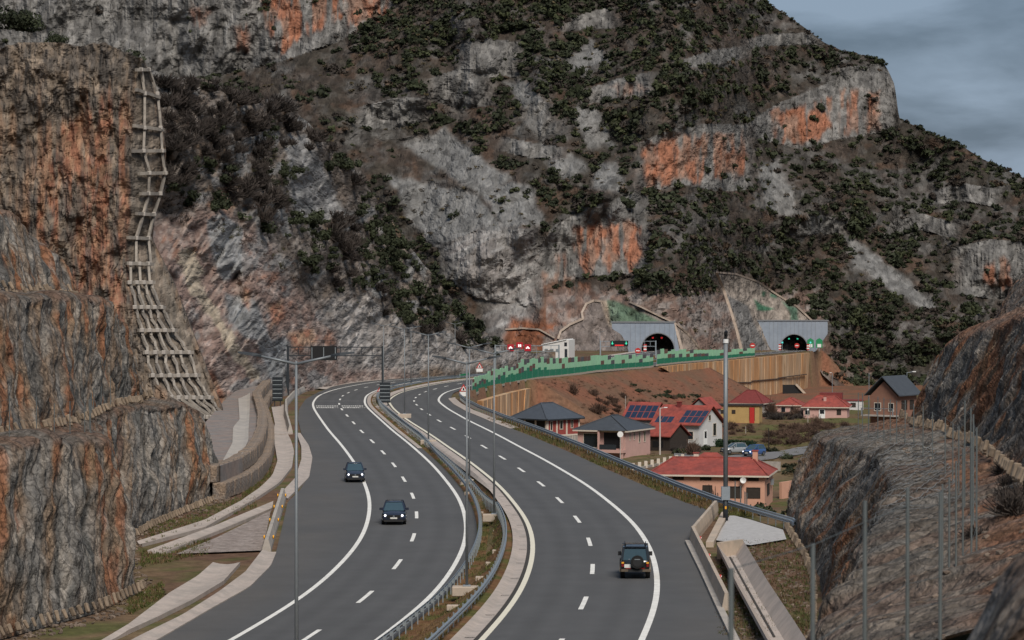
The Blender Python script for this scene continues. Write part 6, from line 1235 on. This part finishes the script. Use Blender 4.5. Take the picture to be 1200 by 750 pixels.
# a continuous undergrowth between them
def stuff(name, label, cat, items, m='leaf'):
    Vs, Fs, Cs = [], [], []; n = 0
    for (V, F), p, s, sz, c in items:
        a = nv_.uniform(0, 6.28); ca, sa = math.cos(a), math.sin(a); Q = V * [s, s, sz]; Q = np.stack([Q[:, 0] * ca - Q[:, 1] * sa, Q[:, 0] * sa + Q[:, 1] * ca, Q[:, 2]], -1) + p; Vs.append(Q); Fs.append(F + n); n += len(Q)
        k = np.repeat(nv_.uniform(.65, 1.35, len(F)), 4)[:, None]; Cs.append(np.asarray(c)[None] * k)
    me = mesh_np(name, np.concatenate(Vs), np.concatenate(Fs)); set_col(me, np.concatenate(Cs)); o = obj(name, me, m); return tag(o, label, cat, kind='stuff')
items = []; T2 = [twigs(40, 200 + k) for k in range(5)]
for _ in range(2400):
    x = rv.uniform(190, 600); y = rv.uniform(84, 430)
    if y < ridge_y(x): continue
    low_y = np.interp(x, [190, 240, 300, 340, 380, 420, 470, 520, 590], [262, 270, 300, 335, 362, 372, 405, 415, 424])
    if y > low_y or inpoly(np.array([x]), np.array([y]), [(335,162),(362,162),(400,245),(386,262),(340,240)])[0]: continue
    n_ = float(vnoise(np.array([x / 30.]), np.array([y / 30.]), 0, 311)[0]); c = (.042, .035, .031) if n_ < .2 else (.058, .038, .030)
    if n_ > .62: c = (.055, .05, .022)
    s = rv.uniform(.4, 1.1); items.append((rv.choice(T2), HS.at(x, y) - [0, 0, .1], s, s * .8, c))
stuff('undergrowth', 'low brown and grey undergrowth covering the hillside between the shrubs', 'undergrowth', items)
# mountain scrub
treated = [[(652,414),(652,372),(690,350),(742,352),(795,378),(825,414)], [(836,416),(836,318),(880,322),(955,376),(975,376),(975,414)], [(590,418),(590,360),(700,330),(700,418)], [(515,300),(560,268),(640,266),(640,400),(570,400)]]
def dens(x, y):
    n1_ = vnoise(x / 55., y / 38., 0, 401) * .34 + vnoise(x / 20., y / 16., 0, 402) * .40 + .2 * vnoise(x / 7, y / 7, 0, 403)
    d = .50 + n1_
    d += .35 * ((x > 560) & (x < 900) & (y < 120)) + .05 * ((x > 760) & (x < 1010) & (y > 185) & (y < 330)) + .35 * ((x > 950) & (y > 330)) + .25 * ((x > 1000) & (y < 300)) - .25 * ((x > 1100) & (y > 230)) - .30 * ((x < 440) & (y < 100)) + .25 * ((x > 380) & (x < 520) & (y < 110))
    d += .05 * ((x > 700) & (y > 230) & (y < 340)) + .15 * ((x > 470) & (x < 760) & (y > 60) & (y < 200)) - .5 * ((x > 640) & (x < 840) & (y > 345)) - .2 * ((x > 440) & (x < 640) & (y > 150) & (y < 280)); return d
N = 34000; xs = nv_.uniform(-40, 1215, N); ys = nv_.uniform(-40, 470, N); dn = dens(xs, ys); ok = dn > nv_.uniform(.15, 1.15, N); bush = []
ci = np.clip(((xs - MT.px[0]) / 1.7).astype(int), 0, len(MT.px) - 1)
for k in np.where(ok)[0]:
    x, y, c = xs[k], ys[k], ci[k]
    if y < MT.ys[c] + .3 or y > MT.yb[c] - 2: continue
    j = int(np.clip((y - MT.yb[c]) / (MT.ys[c] - MT.yb[c]) * (MT.nv - 1), 0, MT.nv - 1))
    if MTmask['cm'][c, j] > .3 and nv_.rand() > .035: continue
    if MTmask['sm'][c, j] > .4 and nv_.rand() > .05: continue
    if x < 600 and x > 185 and y > ridge_y(x) + 6 if 120 < x < 600 else False: continue
    if x < 160 and y > 70: continue
    if any(inpoly(np.array([x]), np.array([y]), q)[0] for q in treated): continue
    bush.append((x, y, min(nv_.uniform(.4, 1.35) + (nv_.rand() < .12) * .6, 2.4) * 1.95))
# even spacing along the skyline
for x in np.arange(893, 1200, 4.2):
    if 1036 < x < 1056: continue
    c = int((x - MT.px[0]) / 1.7); bush.append((x + nv_.uniform(-1.5, 1.5), MT.ys[c] + 1.2, nv_.uniform(.6, 1.7)))
bush.sort(key=lambda b: -b[2]); random.Random(1).shuffle(bush); bush = sorted(bush[:4900], key=lambda b: -b[2])
items = []
for i, (x, y, s) in enumerate(bush):
    p = MT.at(x, y)
    if i < 80: place(rv.choice(meS), 'evergreen_shrub', 'large dark evergreen bush on the mountain slope behind the tunnels', 'shrub', 'largest bushes on the mountain', p, s, sink=.3)
    else:
        w_ = nv_.rand(); c = (.030, .035, .020) if w_ < .55 else ((.044, .050, .024) if w_ < .8 else ((.042, .034, .028) if w_ < .95 else (.07, .05, .035))); items.append((PROTO[nv_.randint(6)], p - [0, 0, s * .3], s, s * nv_.uniform(.75, 1.05), c))
stuff('mountain_scrub', 'dense dark scrub scattered over the mountain slope', 'scrub', items)
items = []; q = 0; BRUSH = [clump(34, 900 + k, 5, .34) for k in range(4)]
while q < 1500:
    x, y = nv_.uniform(200, 1210), nv_.uniform(-20, 460); c = int(np.clip((x - MT.px[0]) / 1.7, 0, len(MT.px) - 1)); q += 1
    if y < MT.ys[c] + 2 or y > MT.yb[c] - 3 or (120 < x < 600 and y > ridge_y(x)): continue
    j = int(np.clip((y - MT.yb[c]) / (MT.ys[c] - MT.yb[c]) * (MT.nv - 1), 0, MT.nv - 1))
    if MTmask['cm'][c, j] > .3 or any(inpoly(np.array([x]), np.array([y]), t_)[0] for t_ in treated): continue
    s = nv_.uniform(.8, 2.0); items.append((BRUSH[nv_.randint(4)], MT.at(x, y) - [0, 0, .2], s, s * .7, (.065, .055, .042) if nv_.rand() < .6 else (.085, .068, .036)))
stuff('dry_brush', 'thin dry brush between the bushes on the mountain slope', 'brush', items)
meBig = mk([clump(1100, 77, 12, .12)], 'shrub', 'leaf_one')[0]
# shrubs on the cliff tower
for x, y, D, s, lb in ((12, 16, 342, 3.0, 'dark bush crowding the top of the orange cliff at its far end'), (66, 44, 338, 1.5, 'round dark bush on the flat top of the orange cliff'), (152, 66, 337, 1.3, 'dark bush at the cliff corner above the concrete lattice'), (36, 24, 343, 2.2, 'broad dark bush set back on the cliff top')):
    place(meBig, 'evergreen_shrub', lb, 'shrub', None, W(x, y, D) - [0, 0, s * .5], s)
# dry grass and weeds over the village ground and embankment
items = []
gx0, gy0 = nv_.uniform(600, 1010, 1500), nv_.uniform(445, 560, 1500); zz = np.full(1500, -26.0)
for _ in range(25): YY = -zz * FPX / (gy0 - YH); zz = .5 * zz + .5 * zground((gx0 - 600) / FPX * YY, YY)
for x, y, Y, z in zip(gx0, gy0, YY, zz):
    if x < 760 and y > 500: continue
    X = (x - 600) / FPX * Y; z = float(zground(X, Y))
    if X < float(guard_x(Y)) + 1.5 or Y > 780: continue
    n_ = float(vnoise(np.array([x / 25.]), np.array([y / 12.]), 0, 611)[0]); c = (.135, .075, .05) if Y > 450 and X < float(guard_x(Y)) + 34 else ((.095, .09, .034) if n_ > 0 else (.125, .09, .05))
    s = nv_.uniform(.35, .9); items.append((T2[nv_.randint(5)], np.array((X, Y, z - .05)), s, s * .6, c))
stuff('dry_grass', 'dry grass and weeds over the village ground and the red embankment', 'grass', items)
# dark shrubs on the soil of the right bench
for Yq, j in ((92, 88), (97, 92), (104, 90), (112, 93), (88, 80), (120, 94)):
    i = int(np.argmin(np.abs(RP[:, j, 1] - Yq))); place(rv.choice(meT), 'bare_shrub', 'dark low bush on the reddish soil of the right bench', 'shrub', 'bushes on the right bench', RP[i, j], rv.uniform(.5, .9))
# village greenery
def vplace(px, py, s, me, label, group, sz=None, nm='bare_shrub'):
    X, Y, z = on_ground(px, py); place(me, nm, label, 'shrub', group, (X, Y, z), s, sz)
for _ in range(60): x = rv.uniform(898, 1000); vplace(x, rv.uniform(499, 524), rv.uniform(.8, 1.5), rv.choice(meE), 'leafless brown bush in the thicket between the pink house and the lane', 'thicket by the lane')
for _ in range(16): vplace(rv.uniform(893, 944), rv.uniform(486, 492), rv.uniform(.9, 1.6), rv.choice(meT), 'dark leafless bush in front of the low red-roofed house', 'bushes before the low house')
for _ in range(14): vplace(rv.uniform(848, 884), rv.uniform(498, 510), rv.uniform(.6, 1.1), rv.choice(meE), 'small leafless bush on the grass below the yellow shed', 'bushes below the yellow shed')
for _ in range(12): vplace(rv.uniform(790, 815), rv.uniform(522, 533), rv.uniform(.7, 1.2), rv.choice(meT), 'brown bush in the garden of the white gabled house', 'garden bushes of the white house')
for _ in range(34): vplace(rv.uniform(690, 790), rv.uniform(462, 486), rv.uniform(.6, 1.4), rv.choice(meE), 'leafless brown bush on the red embankment behind the houses', 'bushes on the red embankment')
for _ in range(22): x = rv.uniform(740, 830); vplace(x, 452 + (x - 740) * .16 + rv.uniform(0, 10), rv.uniform(.6, 1.1), rv.choice(meB), 'low green bush on the red embankment', 'green bushes on the red embankment', nm='evergreen_shrub')
for px, py, s, lb in ((868, 604, 1.5, 'dark leafy bush in front of the salmon house beside the mast'), (884, 603, 1.7, 'rounded dark bush before the salmon house windows'), (897, 604, 1.3, 'dark bush at the corner of the salmon house'), (812, 596, 1.0, 'small sparse bush against the salmon wall')):
    X, Y, z = (px - 600) / FPX * 300, 300.0, float(zground((px - 600) / FPX * 300, 300.0)); place(rv.choice(meB), 'evergreen_shrub', lb, 'shrub', None, (X, Y, z), s, s * 1.2)
for px, s in ((818, 1.5), (832, 1.7)):
    X, Y = (px - 600) / FPX * 309, 309.0; place(rv.choice(meT), 'bare_tree', 'young leafless tree against the salmon house wall', 'tree', 'young trees by the salmon house', (X, Y, float(zground(X, Y))), s, s * 1.8)
for px, py, s in ((752, 522, 1.3), (806, 494, 1.5), (828, 500, 1.2), (850, 494, 1.4), (904, 486, 1.5), (932, 490, 1.3), (958, 500, 1.2), (700, 484, 1.4), (672, 486, 1.2), (812, 534, 1.0)):
    X, Y, z = on_ground(px, py); place(rv.choice(meE), 'bare_tree', 'small leafless tree growing in the gardens between the village houses', 'tree', 'bare trees in the village gardens', (X, Y, z), s, s * 2.1)
for px, py, s in ((756, 528, .8), (798, 532, .9), (826, 528, .9), (905, 530, .9), (922, 538, 1.0), (930, 556, 1.1), (940, 566, 1.2), (925, 548, .9), (868, 493, .8)):
    X, Y, z = on_ground(px, py); place(rv.choice(meB), 'evergreen_shrub', 'dark green garden bush between the village houses and the lane', 'shrub', 'green bushes in the village gardens', (X, Y, z), s)
a = np.array(on_ground(840, 524)); b = np.array(on_ground(885, 526)); t = thing('hedge', 'clipped dark green hedge between the white gabled house and the parked cars', 'hedge', tuple(a)); V, F = clump(10, 1)
r_ = np.random.RandomState(3); n = 900; u = r_.rand(n); P_ = (b - a)[None] * u[:, None] + np.stack([r_.uniform(-.55, .55, n), r_.uniform(-.55, .55, n), r_.uniform(0, 1.25, n)], -1); A_ = r_.normal(0, 1, (n, 3)); A_ /= np.linalg.norm(A_, axis=1, keepdims=True); B_ = np.cross(A_, r_.normal(0, 1, (n, 3))); B_ /= np.linalg.norm(B_, axis=1, keepdims=True)
me = mesh_np('foliage', np.stack([P_ - A_ * .2, P_ - B_ * .12, P_ + A_ * .2, P_ + B_ * .12], 1).reshape(-1, 3), np.arange(n * 4).reshape(n, 4)); mat('hedge_leaf', (.014, .032, .012), .8, .3); obj('foliage', me, 'hedge_leaf', t); MB().bar((0, 0, .5), tuple(b - a + [0, 0, .5]), .8, 1.0).build('core', 'hedge_leaf', t)
# ------------------------------------------------------------------ grass tufts on median and verges, rubble on the benches
def tufts(name, label, pts, hs, cols):
    n = len(pts); k = 6; r = np.random.RandomState(5); P_ = np.repeat(np.asarray(pts), k, 0) + np.concatenate([r.normal(0, .09, (n * k, 2)), np.zeros((n * k, 1))], 1); h = np.repeat(hs, k) * r.uniform(.5, 1.2, n * k); a = r.uniform(0, 6.28, n * k); w = .035; lean = r.normal(0, .35, (n * k, 2)) * h[:, None]
    A_ = P_ + np.stack([np.cos(a) * w, np.sin(a) * w, 0 * a], -1); B_ = P_ - np.stack([np.cos(a) * w, np.sin(a) * w, 0 * a], -1); C_ = P_ + np.concatenate([lean, h[:, None]], 1); V = np.stack([A_, B_, C_], 1).reshape(-1, 3); me = mesh_np(name, V, np.arange(len(V)).reshape(-1, 3)); set_col(me, np.repeat(np.repeat(cols, k, 0) * r.uniform(.7, 1.3, (n * k, 1)), 3, 0)); return tag(obj(name, me, 'leaf'), label, 'grass', kind='stuff')
pts, hs, cols = [], [], []
def sow(n, fx, y0, y1, hmin=.08, hmax=.28, thr=-.1):
    Y_ = y0 + (y1 - y0) * nv_.rand(n) ** 1.5; X_ = fx(Y_, nv_.rand(n)); nn = fbm(X_ / 1.3, Y_ / 2.2, 0, 4, 3)
    for x, y, q in zip(X_, Y_, nn):
        if q < thr and nv_.rand() < .7: continue
        pts.append((x, y, float(zroad(x, y)) + .02)); hs.append(nv_.uniform(hmin, hmax)); cols.append((.085, .085, .028) if q > .05 else (.13, .085, .04))
sow(5200, lambda Y, u: at_off(XL, Y, 5.0) + (at_off(XR, Y, -5.6) - at_off(XL, Y, 5.0)) * u, 120, 420)
sow(2600, lambda Y, u: guard_x(Y) - 1.3 + 2.4 * u, GY0 + 12, 345, .12, .45, -.4)
lv = [(150,712,190,690),(165,655,245,640),(170,628,300,585),(285,580,320,545),(300,520,318,480)]
for x0, y0, x1, y1 in lv:
    for _ in range(420): x = nv_.uniform(x0, x1); u = (x - x0) / (x1 - x0); y = y0 + (y1 - y0) * u + nv_.uniform(-9, 9); X, Y, z = US(x, y, ZL); pts.append((X, Y, z - .06)); hs.append(nv_.uniform(.08, .3)); cols.append((.075, .085, .025) if nv_.rand() < .6 else (.13, .085, .045))
for _ in range(1800): x = nv_.uniform(842, 950); y = nv_.uniform(632, 745); X, Y, z = US(x, y, ZR); pts.append((X, Y, z - .06)); hs.append(nv_.uniform(.06, .22)); cols.append((.075, .08, .03) if nv_.rand() < .5 else (.12, .075, .045))
tufts('grass', 'short green and rusty grass in the median and along the verges', pts, np.array(hs), np.array(cols))
ico = bmesh.new(); bmesh.ops.create_icosphere(ico, subdivisions=1, radius=1); iv = np.array([v.co[:] for v in ico.verts]); ifc = np.array([[v.index for v in f.verts] for f in ico.faces]); ico.free(); Vs, Fs, Cs = [], [], []; n = 0
def stone(p, s):
    global n
    Q = iv * (1 + nv_.uniform(-.3, .3, (len(iv), 1))) * [s * nv_.uniform(.7, 1.4), s * nv_.uniform(.7, 1.4), s * .7]; Vs.append(Q + p); Fs.append(ifc + n); n += len(iv); c = np.array((.15, .115, .09)) * nv_.uniform(.6, 1.3); Cs.append(np.repeat(c[None], len(iv), 0))
for _ in range(1500):
    i = nv_.randint(RP.shape[0]); j = nv_.randint(64, 98); stone(RP[i, j] - [0, 0, .02], .03 + .14 * nv_.rand() ** 3)
for _ in range(900):
    i = nv_.randint(LP.shape[0]); p = LP[i, 0] + [nv_.uniform(.2, 1.8), nv_.uniform(-.5, .5), 0]; p[2] = float(zroad(p[0], p[1])) - .05; stone(p, nv_.uniform(.04, .16))
for _ in range(700): x = nv_.uniform(860, 950); y = nv_.uniform(636, 750); X, Y, z = US(x, y, ZR); stone(np.array((X, Y, z - .08)), nv_.uniform(.04, .14))
me = mesh_np('rubble', np.concatenate(Vs), np.concatenate(Fs)); set_col(me, np.concatenate(Cs)); tag(obj('rubble', me, 'terrain'), 'loose rubble lying on the benches and at the feet of the rock cuts', 'rubble', kind='stuff')
